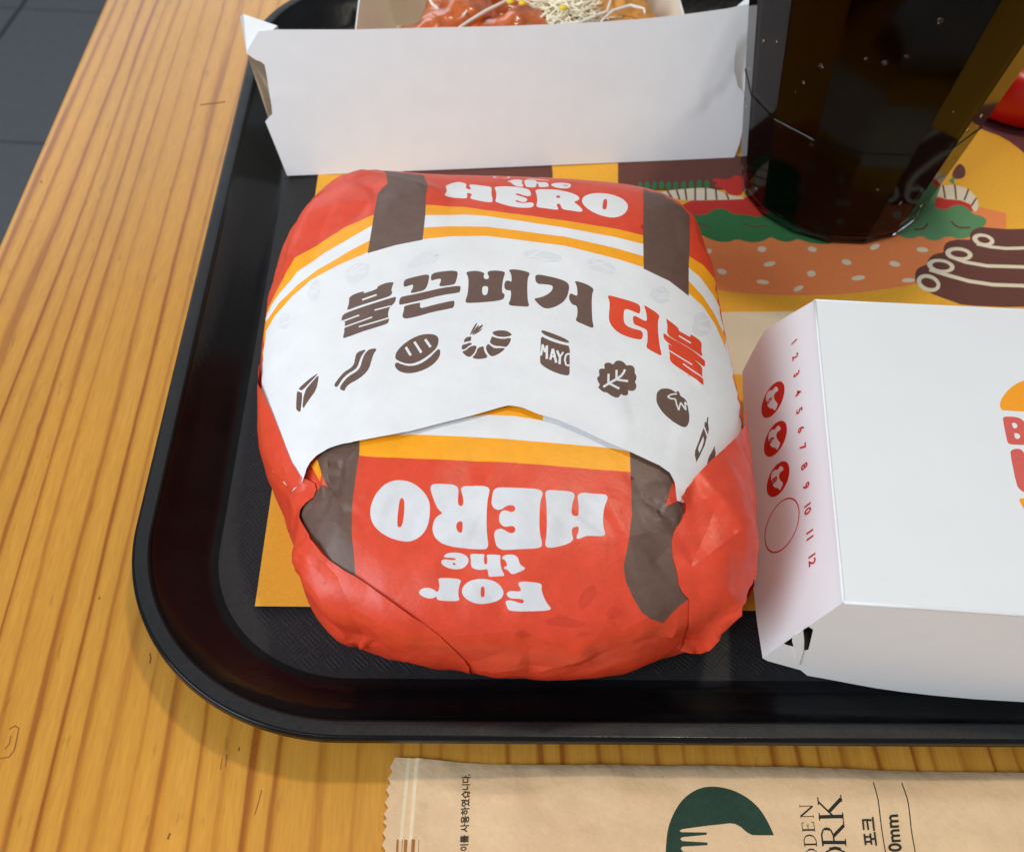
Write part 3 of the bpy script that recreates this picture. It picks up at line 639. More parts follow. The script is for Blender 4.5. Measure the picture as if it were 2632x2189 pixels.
    for L, w in (([(1508, 655), (1535, 470)], 34), ([(1535, 470), (1568, 600)], 30), ([(1568, 600), (1600, 495)], 30), ([(1604, 488), (1604, 715)], 40), ([(1660, 730), (1702, 548)], 34), ([(1704, 545), (1762, 780)], 40), ([(1686, 665), (1740, 690)], 24),
                 ([(1775, 575), (1822, 690)], 38), ([(1880, 600), (1820, 690)], 30), ([(1822, 670), (1816, 805)], 40), ([(1960, 630), (1925, 650), (1905, 730), (1925, 815), (1960, 830), (1984, 815)], 32), ([(1948, 630), (1990, 632)], 26)):
        add(cC2(stroke(L, w)), 1, 0)
    add(cC3([(162, 487), (198, 468), (160, 400), (160, 365), (190, 350), (180, 290), (190, 262), (230, 255), (255, 262), (245, 210), (265, 185), (310, 178), (365, 205), (375, 175), (410, 152), (460, 155), (500, 180), (525, 215), (570, 205), (615, 225), (630, 265), (625, 300), (650, 340), (648, 385), (628, 415), (650, 450), (645, 500), (615, 525), (580, 528), (545, 515), (550, 560), (525, 588), (480, 585), (450, 570), (440, 605), (400, 622), (340, 600), (270, 550), (235, 555)]), 2)
    for L in ([(236, 486), (320, 432), (400, 385), (460, 340), (490, 300), (508, 262)], [(400, 392), (402, 270)], [(300, 445), (302, 320)], [(395, 388), (470, 398), (545, 405)], [(308, 440), (435, 504)]): add(cC3(stroke(L, 28)), 1, 0)
    add(cC3([(895, 600), (905, 540), (950, 500), (1010, 492), (1080, 505), (1140, 550), (1155, 520), (1180, 545), (1190, 590), (1245, 620), (1280, 680), (1285, 740), (1300, 820), (1300, 900), (1280, 960), (1240, 985), (1180, 960), (1080, 890), (990, 810), (930, 730), (898, 660)]), 2)
    for a, b in zip([(1150, 562), (1080, 568), (1035, 595), (1070, 620), (1130, 626), (1145, 690), (1172, 765), (1195, 670), (1260, 765), (1245, 665)], [(1080, 568), (1035, 595), (1070, 620), (1130, 626), (1145, 690), (1172, 765), (1195, 670), (1260, 765), (1245, 665), (1284, 705)]):
        add(cC3(stroke([a, b], 17)), 1, 0)
    for g in ([(1522, 845), (1535, 855), (1530, 920), (1540, 1000), (1527, 1075), (1485, 960), (1490, 910), (1510, 920)], [(1475, 985), (1490, 1020), (1515, 1100), (1490, 1200), (1430, 1330), (1385, 1418), (1365, 1330), (1370, 1270), (1420, 1140)], [(1615, 1205), (1612, 1250), (1622, 1300), (1600, 1440), (1580, 1510), (1495, 1588), (1500, 1490), (1530, 1370), (1580, 1270)]): add(cC3(g), 2, 0)
    add(cC3([(1475, 1090), (1478, 1150), (1450, 1240), (1420, 1300), (1405, 1245), (1435, 1170)]), 1, 0)
    return P

def front_prints():
    P = []
    def add(px, m, sm=1): P.append((BP(chaikin(px, sm) if sm else px), m))
    add([(880, 1040), (1700, 1040), (1640, 1166), (1577, 1152), (1300, 1128), (1057, 1115), (880, 1112)], 1, 0)
    add([(1190, 1074), (1250, 1066), (1320, 1068), (1395, 1080), (1400, 1030), (1190, 1030)], 3, 0)
    add([(900, 1110), (1057, 1115), (1300, 1128), (1577, 1152), (1650, 1170), (1650, 1216), (1618, 1212), (1300, 1188), (925, 1170), (900, 1168)], 3, 0)
    add(cL([(440, 275), (490, 420), (505, 460), (460, 530), (430, 480), (360, 350)]), 3, 0)
    add(cL([(560, 60), (940, 40), (935, 230), (900, 500), (870, 780), (845, 900), (850, 1150), (885, 1660), (780, 1600), (600, 1480), (380, 1170), (330, 1060), (240, 910), (330, 740), (385, 640), (470, 570), (550, 592), (500, 430), (440, 280)]), 2, 0)
    add(cR([(130, 0), (135, 60), (145, 300), (150, 600), (110, 880), (80, 1070), (100, 1200), (160, 1340), (235, 1475), (310, 1530), (430, 1570), (510, 1480), (570, 1420), (658, 1355), (600, 1300), (565, 1230), (550, 1100), (515, 980), (500, 850), (520, 770), (600, 640), (620, 570), (590, 520), (545, 500), (500, 530), (440, 550), (470, 420), (515, 310), (515, 260), (480, 180), (400, 80)]), 2, 0)
    for g in ([(132, 680), (150, 540), (220, 370), (340, 230), (480, 150), (620, 133), (780, 160), (920, 235), (1040, 360), (1100, 480), (1115, 600), (1100, 800), (1040, 960), (940, 1070), (820, 1130), (700, 1138), (520, 1105), (340, 1020), (210, 910), (150, 800)],
              [(1120, 290), (1130, 220), (1190, 198), (1350, 200), (1500, 208), (1570, 245), (1582, 320), (1572, 420), (1572, 530), (1600, 570), (1635, 575), (1665, 530), (1655, 420), (1625, 310), (1625, 260), (1670, 225), (1850, 230), (2030, 245), (2090, 290), (2085, 350), (2055, 480), (2040, 700), (2040, 950), (2055, 1110), (2070, 1200), (2050, 1260), (2000, 1280), (1800, 1270), (1550, 1245), (1350, 1195), (1230, 1120), (1165, 1020), (1150, 910), (1180, 790), (1240, 720), (1325, 680), (1250, 620), (1190, 500), (1150, 380)]):
        add(cD1(g), 6)
    add(cD1([(570, 860), (575, 700), (605, 480), (630, 420), (665, 418), (688, 470), (690, 600), (670, 780), (645, 880), (610, 900), (580, 890)]), 0)
    add(cD1([(1540, 900), (1560, 840), (1610, 818), (1648, 835), (1650, 920), (1640, 1010), (1600, 1012), (1555, 970)]), 0)
    for g in ([(215, 290), (240, 220), (310, 192), (500, 200), (700, 212), (900, 225), (975, 255), (990, 300), (950, 420), (940, 560), (935, 750), (945, 920), (980, 1050), (970, 1110), (900, 1135), (700, 1145), (450, 1155), (350, 1150), (280, 1100), (260, 1040), (238, 930), (255, 860), (320, 830), (380, 840), (460, 890), (520, 905), (560, 880), (570, 835), (545, 795), (490, 790), (430, 805), (370, 790), (325, 740), (312, 660), (335, 580), (390, 548), (440, 555), (500, 578), (545, 570), (568, 530), (555, 485), (490, 468), (420, 485), (360, 535), (290, 545), (225, 510), (198, 440), (205, 380)],
              [(1025, 300), (1045, 250), (1100, 235), (1280, 248), (1430, 258), (1480, 290), (1480, 340), (1445, 440), (1432, 580), (1450, 625), (1490, 635), (1535, 620), (1550, 570), (1545, 440), (1525, 340), (1540, 290), (1600, 270), (1780, 285), (1940, 300), (1985, 330), (1985, 380), (1935, 500), (1920, 650), (1925, 800), (1955, 900), (1935, 940), (1850, 945), (1680, 935), (1620, 955), (1560, 985), (1515, 985), (1508, 955), (1540, 880), (1548, 810), (1520, 792), (1465, 805), (1435, 840), (1440, 920), (1460, 980), (1440, 1025), (1350, 1075), (1200, 1115), (1090, 1130), (1040, 1110), (1025, 1060), (1048, 930), (1052, 750), (1050, 560), (1045, 420)]):
        add(cD2(g), 6)
    for g in ([(405, 240), (420, 205), (460, 195), (560, 205), (610, 205), (615, 185), (560, 172), (490, 172), (450, 165), (445, 145), (490, 110), (580, 97), (680, 108), (760, 140), (797, 190), (795, 240), (750, 300), (680, 335), (600, 340), (500, 320), (430, 280)],
              [(820, 135), (835, 118), (920, 122), (1015, 125), (1025, 140), (1015, 190), (1020, 260), (1040, 272), (1060, 265), (1065, 190), (1050, 150), (1070, 130), (1170, 132), (1250, 140), (1250, 170), (1245, 230), (1265, 340), (1305, 415), (1300, 435), (1200, 440), (1100, 447), (1080, 430), (1075, 370), (1065, 335), (1000, 345), (920, 345), (860, 325), (830, 290), (830, 210)],
              [(1272, 175), (1300, 145), (1380, 132), (1460, 145), (1500, 185), (1515, 240), (1540, 290), (1595, 320), (1600, 340), (1560, 365), (1440, 412), (1400, 405), (1370, 370), (1355, 350), (1310, 335), (1298, 310), (1330, 300), (1345, 290), (1335, 240), (1310, 205), (1280, 195)],
              [(365, 485), (385, 465), (480, 462), (640, 475), (685, 495), (685, 515), (660, 580), (648, 670), (655, 740), (668, 770), (640, 795), (500, 795), (360, 780), (343, 755), (350, 735), (330, 735), (290, 755), (220, 758), (130, 725), (85, 675), (110, 630), (170, 605), (240, 605), (300, 630), (340, 660), (360, 660), (378, 630), (385, 560)],
              [(697, 660), (720, 580), (800, 510), (900, 478), (1020, 475), (1150, 500), (1240, 560), (1290, 640), (1295, 700), (1250, 770), (1150, 815), (1000, 838), (900, 830), (790, 785), (720, 720)],
              [(1497, 550), (1530, 520), (1620, 518), (1740, 530), (1820, 545), (1840, 575), (1830, 620), (1850, 700), (1900, 810), (1965, 890), (1965, 910), (1900, 930), (1650, 938), (1400, 935), (1355, 910), (1335, 850), (1320, 805), (1345, 785), (1400, 782), (1480, 805), (1540, 828), (1580, 815), (1580, 780), (1540, 762), (1470, 758), (1390, 755), (1345, 720), (1340, 680), (1370, 655), (1420, 650), (1500, 660), (1540, 650), (1540, 620)]):
        add(cD3(g), 6)
    add(cD3([(563, 260), (585, 245), (614, 250), (614, 268), (590, 278)]), 0, 0)
    add(cD3([(968, 660), (973, 600), (995, 578), (1022, 595), (1028, 660), (1020, 730), (997, 744), (970, 725)]), 0)
    # grease spots
    for L in ([(1865, 685), (1900, 655), (1960, 660), (2003, 685), (1985, 715), (1930, 727), (1885, 710)],): add(M2(L), 7)
    for L in ([(780, 500), (830, 465), (890, 490), (905, 520), (860, 560), (800, 575), (775, 545)], [(280, 600), (360, 555), (440, 540), (520, 570), (640, 600), (560, 640), (400, 625)], [(540, 690), (590, 665), (645, 672), (620, 705), (560, 712)], [(550, 420), (620, 330), (690, 300), (710, 370), (640, 470), (580, 500)]): add(M3(L), 7)
    return P

_FM = {}
def facet_mesh(spacing, seed, stretch):
    """scattered points over the sheet and the straight folds between them"""
    key = (spacing, seed, stretch)
    if key not in _FM:
        r = np.random.default_rng(int(seed * 10)); lo, hi = -150.0, 150.0
        gx, gy = np.meshgrid(np.arange(lo, hi, spacing), np.arange(lo, hi, spacing * stretch))
        S = np.stack([gx.ravel(), gy.ravel()], 1) + r.uniform(-.48, .48, (gx.size, 2)) * [spacing, spacing * stretch]
        q = delaunay_2d_cdt([Vector(p) for p in S], [], [], 0, 1e-4, False); P = np.array([(v.x, v.y) for v in q[0]])
        _FM[key] = (P, r.uniform(-1, 1, len(P)), [tuple(f) for f in q[2]], [tuple(e) for e in q[1]])
    return _FM[key]
def facets(A, spacing, amp, seed, stretch=1.0):
    """piecewise flat crumple: random heights at scattered points, straight folds between them"""
    P, H, F_, _ = facet_mesh(spacing, seed, stretch); h = np.zeros(len(A))
    lo, hi = A.min(0), A.max(0)
    for f in F_:
        a, b, c = P[f[0]], P[f[1]], P[f[2]]
        mn, mx = np.minimum(np.minimum(a, b), c), np.maximum(np.maximum(a, b), c)
        if (mx < lo).any() or (mn > hi).any(): continue
        m = (A[:, 0] >= mn[0]) & (A[:, 0] <= mx[0]) & (A[:, 1] >= mn[1]) & (A[:, 1] <= mx[1])
        if not m.any(): continue
        d = (b[1] - c[1]) * (a[0] - c[0]) + (c[0] - b[0]) * (a[1] - c[1])
        x, y = A[m, 0], A[m, 1]; u = ((b[1] - c[1]) * (x - c[0]) + (c[0] - b[0]) * (y - c[1])) / d; v = ((c[1] - a[1]) * (x - c[0]) + (a[0] - c[0]) * (y - c[1])) / d; w = 1 - u - v
        k = (u >= -1e-6) & (v >= -1e-6) & (w >= -1e-6); idx = np.where(m)[0][k]
        h[idx] = (H[f[0]] * u[k] + H[f[1]] * v[k] + H[f[2]] * w[k]) * amp
    return h
def fold_lines(outline, seed, keep):
    P, _, _, Eg = facet_mesh(15, seed, 1.3); O = np.array(outline); out = []
    for i, j in Eg:
        m = (P[i] + P[j]) / 2
        if keep(m) and inside(np.array([P[i], P[j]]), O).all(): out.append([tuple(P[i]), tuple(P[j])])
    return out
def corner_w(A): return np.clip((-A[:, 0] - 14) / 16, 0, 1) * np.clip((A[:, 1] - 24) / 16, 0, 1)
def wrinkle(A, creases, crumple, seed):
    """height of folds and dents over the smooth burger, in metres"""
    h = np.zeros(len(A))
    for L, amp, w, kind in creases:
        Ln = np.asarray(L); near = ((A > Ln.min(0) - w * 6) & (A < Ln.max(0) + w * 6)).all(1)
        if not near.any(): continue
        d = np.full(len(A), 1e3); side = np.ones(len(A)); run = np.zeros(len(A))
        d[near], side[near], run[near] = line_dist(A[near], L)
        fade = np.clip(np.minimum(run, 1 - run) * 6, 0.12, 1)
        ten = np.clip(1 - d / (w * 2.3), 0, 1)
        if kind == 'r': h += amp * ten * fade
        elif kind == 'v': h -= amp * ten * fade
        elif kind == 'l': h += amp * np.exp(-d / w) * fade * (side > 0) + amp * np.exp(-d / .5) * fade * (side <= 0)
        elif kind == 'R': h += amp * np.exp(-d / w) * fade * (side < 0) + amp * np.exp(-d / .5) * fade * (side >= 0)
    if crumple:
        s = np.hypot(A[:, 0], A[:, 1])
        k = .1 + .9 * corner_w(A) if crumple[1] == 'corner' else np.clip((s - 26) / 34, .22, 1)
        h += k * (facets(A, 15, crumple[0], seed, 1.3) + facets(A, 6.5, crumple[0] * .32, seed + 3, 1.2))
    return h
LAYERS = []
def burger_sheet(name, outline, prints, parent, creases, crumple, offset, step=1.25, seed=1.0, base=0, follow=False, keep=None):
    def height(A):
        h = wrinkle(A, creases, crumple, seed) + (offset(A) if callable(offset) else offset)
        if follow and LAYERS: h = h + LAYERS[0][1](A)
        for ol, fn in LAYERS:
            m = inside(A, ol)
            if m.any(): h[m] = np.maximum(h[m], fn(A[m]) + .00022)
        return h
    def surf(A):
        W = burger_surf(A) + burger_normal(A) * height(A)[:, None]
        W[:, 2] = np.maximum(W[:, 2], .0011 + .0003 * len(LAYERS))
        return W
    o = sheet(name, outline, prints, surf, WRAP, step, parent, base=base, folds=[c[0] for c in creases if c[1] >= .00055] + (fold_lines(outline, seed, keep) if keep else []))
    prev = list(LAYERS)
    def fixed(A, prev=prev):
        h = wrinkle(A, creases, crumple, seed) + (offset(A) if callable(offset) else offset)
        if follow and prev: h = h + prev[0][1](A)
        for ol, fn in prev:
            m = inside(A, ol)
            if m.any(): h[m] = np.maximum(h[m], fn(A[m]) + .00022)
        return h
    LAYERS.append((np.array(resample(outline, step)), fixed))
    return o
def BL(px): return [B1(*p) for p in resample(px, 20, False)]

def build_burger():
    t = empty('wrapped_burger', (BX, BY, .001))
    tag(t, 'burger wrapped in red, white and brown printed paper, standing in the tray', 'burger')
    mm = .001
    cr = [(BL(M3([(1340, 832), (1500, 700), (1700, 480), (1890, 310)])), 1.9 * mm, 5, 'R'),
          (BL(M3([(1450, 775), (1580, 660), (1700, 585)])), 1.3 * mm, 4, 'r'),
          (BL(M3([(1390, 760), (1560, 570), (1720, 400)])), 1.0 * mm, 2.5, 'v'),
          (BL(M3([(870, 700), (1010, 590), (1250, 480)])), .7 * mm, 3, 'r'),
          (BL(M3([(180, 985), (420, 930), (720, 840)])), .9 * mm, 3, 'r'),
          (BL(M3([(0, 930), (560, 945), (900, 810), (1300, 690)])), .8 * mm, 3, 'v'),
          (BL(M3([(1260, 720), (1300, 640), (1330, 560)])), .7 * mm, 2, 'r'),
          (BL(cR([(330, 1050), (420, 960), (490, 880)])), .7 * mm, 2.5, 'v'),
          (BL(cR([(30, 1660), (200, 1480)])), .5 * mm, 2.5, 'v'),
          (BL(cR([(20, 850), (150, 800), (330, 760), (500, 660)])), .9 * mm, 7, 'r'),
          (BL(M2([(1530, 945), (1700, 960), (2000, 930)])), .8 * mm, 4, 'r'),
          # crumpled brown corners under the flap
          (BL(cL([(590, 200), (585, 400), (570, 600)])), 1.5 * mm, 2, 'r'), (BL(cL([(720, 280), (660, 480), (590, 690)])), 2.2 * mm, 2.2, 'v'),
          (BL(cL([(770, 250), (800, 560), (830, 880)])), 1.4 * mm, 2.2, 'r'), (BL(cL([(250, 905), (480, 980), (740, 1050), (825, 890)])), 1.3 * mm, 2.4, 'r'),
          (BL(cL([(330, 740), (560, 715), (600, 690)])), 1.4 * mm, 1.8, 'v'), (BL(cL([(470, 575), (560, 620)])), 1.0 * mm, 1.6, 'r'),
          (BL(cR([(430, 330), (450, 430), (390, 540)])), 1.2 * mm, 2.2, 'r'), (BL(cR([(360, 520), (390, 660), (440, 600), (470, 470)])), 1.0 * mm, 1.5, 'r'), (BL(cR([(400, 560), (410, 640)])), .9 * mm, 1.5, 'v'),
          (BL(cR([(440, 555), (540, 505), (610, 560)])), 1.0 * mm, 3, 'r'),
          (BL(cD2([(1060, 920), (1130, 760), (1180, 640)])), .35 * mm, 1.6, 'r'), (BL(cD2([(1640, 760), (1720, 580), (1820, 440)])), .5 * mm, 3, 'v'),
          (BL(cD1([(1000, 900), (700, 780), (300, 640)])), .45 * mm, 4, 'v'), (BL(cD1([(1880, 980), (1620, 780), (1400, 560)])), .45 * mm, 3, 'r'),
          (BL([(1200, 1180), (1215, 1240), (1225, 1250)]), .4 * mm, 3, 'v'), (BL([(905, 1320), (930, 1260), (960, 1200)]), .5 * mm, 4, 'r')]
    disc = [((S_MAX - .3) * math.cos(a), (S_MAX - .3) * math.sin(a)) for a in np.linspace(0, 2 * np.pi, 180, endpoint=False)]
    burger_sheet('front_wrap', disc, front_prints(), t, cr, (.00075, ''), 0.0, 1.0, 2.0, keep=lambda m: math.hypot(*m) > 50 and m[1] < 0)
    # upper sheet with the white band; its front edge lies loose over the front of the parcel
    edge = [(793, 1224), (797, 1208), (806, 1192), (822, 1175), (848, 1160), (885, 1148), (930, 1140), (990, 1129), (1060, 1115), (1140, 1094), (1210, 1077), (1270, 1060), (1306, 1051), (1340, 1056), (1385, 1074), (1430, 1087), (1480, 1108), (1560, 1145), (1620, 1170), (1690, 1203), (1716, 1222), (1728, 1245), (1731, 1275), (1733, 1294)]
    e_ab = BL(edge)
    lft = BL([(690, 1190), (760, 1262), (788, 1240)]); rgt = BL([(1762, 1298), (1810, 1285), (1880, 1240)])
    a0 = math.atan2(rgt[-1][1], rgt[-1][0]); a1 = math.atan2(lft[0][1], lft[0][0]) % (2 * math.pi)
    so = S_WAIST + 18
    back = [(so * math.cos(a), so * math.sin(a)) for a in np.linspace(a0 + .05, a1 - .05, 90)]
    out = e_ab + rgt + back + lft
    def top_off(A):
        d, _, run = line_dist(A, e_ab); return .0008 + .0007 * np.exp(-d / 5.0) + .0010 * corner_w(A)
    tc = [(BL(K6([(730, 50), (790, 230), (640, 330), (480, 470), (380, 620), (200, 800)])), 2.2 * mm, 5, 'r'),
          (BL(K6([(560, 190), (500, 350), (400, 520), (300, 700), (230, 840)])), 3.0 * mm, 3.2, 'v'),
          (BL(K6([(745, 90), (1080, 130), (1400, 210), (1540, 190)])), 1.2 * mm, 4, 'r'),
          (BL(K6([(600, 290), (420, 600), (290, 900)])), 1.6 * mm, 3.5, 'r'),
          (BL(K6([(230, 830), (190, 990)])), 1.0 * mm, 2.5, 'v'),
          (BL(K6([(1020, 265), (1130, 190), (1400, 200)])), .6 * mm, 3, 'r'),
          (BL(K6([(790, 240), (900, 330), (1010, 300)])), .5 * mm, 5, 'r'),
          (BL(K7([(1540, 280), (1600, 600), (1790, 900)])), 1.0 * mm, 4, 'r'),
          (BL([(760, 1000), (850, 1020), (950, 1012)]), .25 * mm, 6, 'v'), (BL([(1600, 1060), (1690, 1090), (1740, 1150)]), .3 * mm, 6, 'v'), (BL([(700, 960), (745, 1090), (785, 1200)]), .5 * mm, 5, 'r'),
          (BL([(1420, 830), (1440, 950), (1420, 1040)]), .18 * mm, 8, 'r')]
    burger_sheet('top_wrap', out, top_prints(), t, tc, (.0012, 'corner'), top_off, 1.0, 5.0, keep=lambda m: corner_w(np.array([m]))[0] > .3)
    # tucked side corner, left
    up = [(660, 935), (668, 960), (690, 1012), (712, 1068), (733, 1122), (760, 1190), (786, 1231), (806, 1240)]
    lp = up + [(808, 1256), (802, 1274), (794, 1294), (788, 1312), (788, 1330), (797, 1352), (808, 1376), (850, 1438), (890, 1466), (916, 1480), (975, 1521), (1033, 1562), (1090, 1600), (1133, 1632), (1172, 1672), (1206, 1714)]
    ab = BL(lp); u_ab = BL(up)
    a_s = math.atan2(ab[-1][1], ab[-1][0]) % (2 * math.pi); a_e = math.atan2(ab[0][1], ab[0][0]) % (2 * math.pi)
    low = [((S_MAX - 12) * math.cos(a), (S_MAX - 12) * math.sin(a)) for a in np.linspace(a_s, a_e, 60)]
    edge_l = ab
    def off_l(A):
        d, _, run = line_dist(A, edge_l); d2, _, r2 = line_dist(A, u_ab)
        return .0001 + (.0002 + .0020 * np.exp(-d2 / 9) * np.clip(1.5 - 1.6 * r2, .05, 1) + .0009 * (1 - np.exp(-d / 9))) * np.clip((1 - run) / .3, 0, 1)
    lc = [(BL(M2([(150, 0), (300, 190), (470, 420), (600, 700), (750, 840)])), 1.8 * mm, 5, 'r'), (BL(M2([(190, 120), (330, 460), (560, 640), (740, 800)])), 1.5 * mm, 3.0, 'v'),
          (BL(M2([(330, 20), (520, 240), (620, 470), (740, 790)])), 1.4 * mm, 3.5, 'v'), (BL(M2([(440, 120), (640, 460), (900, 620), (1180, 720)])), .9 * mm, 5, 'r'),
          (BL(cL([(40, 250), (140, 480), (130, 690), (240, 900)])), 1.0 * mm, 3.5, 'r'), (BL(cL([(0, 560), (150, 900), (360, 1200), (560, 1400)])), 1.1 * mm, 4, 'v'),
          (BL(cL([(0, 890), (160, 1180), (420, 1440), (620, 1720)])), 1.4 * mm, 4, 'r')]
    burger_sheet('left_tuck', ab + low, [], t, lc, (.0006, ''), off_l, 1.0, 8.0, follow=True, keep=lambda m: True)
    # tucked side corner, right
    up = [(1893, 1055), (1900, 1075), (1893, 1100), (1870, 1135), (1840, 1168), (1800, 1208), (1770, 1242), (1752, 1268), (1737, 1292)]
    ab = BL(up + [(1752, 1302), (1758, 1316), (1752, 1333), (1729, 1370), (1723, 1393), (1727, 1430), (1737, 1465), (1742, 1502), (1752, 1522), (1768, 1538), (1766, 1600), (1754, 1676), (1800, 1634), (1850, 1585), (1896, 1525), (1928, 1492)]); u2 = BL(up)
    a_s = math.atan2(ab[-1][1], ab[-1][0]) % (2 * math.pi); a_e = math.atan2(ab[0][1], ab[0][0]) % (2 * math.pi)
    if a_e < a_s: a_e += 2 * math.pi
    low = [((S_MAX - 12) * math.cos(a), (S_MAX - 12) * math.sin(a)) for a in np.linspace(a_s, a_e, 60)]
    low_r = BL([(1754, 1676), (1800, 1634), (1850, 1585), (1896, 1525), (1928, 1492)])
    def off_r(A):
        d2, _, _ = line_dist(A, u2); d, _, _ = line_dist(A, ab)
        d3, _, r3 = line_dist(A, low_r); return .0001 + .0024 * np.exp(-d2 / 10) + .0013 * (1 - np.exp(-d / 8)) + .0016 * np.exp(-d3 / 5) * np.clip(r3 * 2.5, 0, 1)
    rc = [(BL(cR([(870, 510), (800, 760), (665, 1085)])), 1.8 * mm, 5, 'v'), (BL(cR([(1170, 160), (900, 470), (640, 520)])), 1.4 * mm, 6, 'r'), (BL(cR([(660, 1090), (900, 890), (1180, 640)])), 1.5 * mm, 6, 'r'),
          (BL(cR([(980, 1160), (1100, 1120), (1230, 1060)])), .9 * mm, 3, 'v'), (BL(cR([(940, 500), (1100, 800), (1220, 1000)])), .5 * mm, 6, 'r')]
    burger_sheet('right_tuck', ab + low, [], t, rc, (.0006, ''), off_r, 1.0, 12.0, follow=True, keep=lambda m: True)
build_burger()

# ================================================================== lettering from outlines
def text_tris(s, bold=0.0):
    cu = bpy.data.curves.new('lettering', 'FONT'); cu.body = s; cu.size = 1; cu.offset = bold; cu.resolution_u = 4
    o = bpy.data.objects.new('lettering', cu); COL.objects.link(o)
    dg = bpy.context.evaluated_depsgraph_get(); me = bpy.data.meshes.new_from_object(o.evaluated_get(dg))
    V = [(v.co.x, v.co.y) for v in me.vertices]; Fc = [tuple(p.vertices) for p in me.polygons]
    bpy.data.objects.remove(o); bpy.data.curves.remove(cu); bpy.data.meshes.remove(me)
    return V, Fc
def lettering(name, s, place, surf, m, parent, bold=0.0, center=True):
    """place maps the text's own unit square to sheet mm"""
    V, Fc = text_tris(s, bold)
    if not V: return None
    V = np.array(V)
    if center: V -= (V.min(0) + V.max(0)) / 2
    W = surf(np.array([place(x, y) for x, y in V]))
    return mesh_obj(name, W, Fc, m, parent)

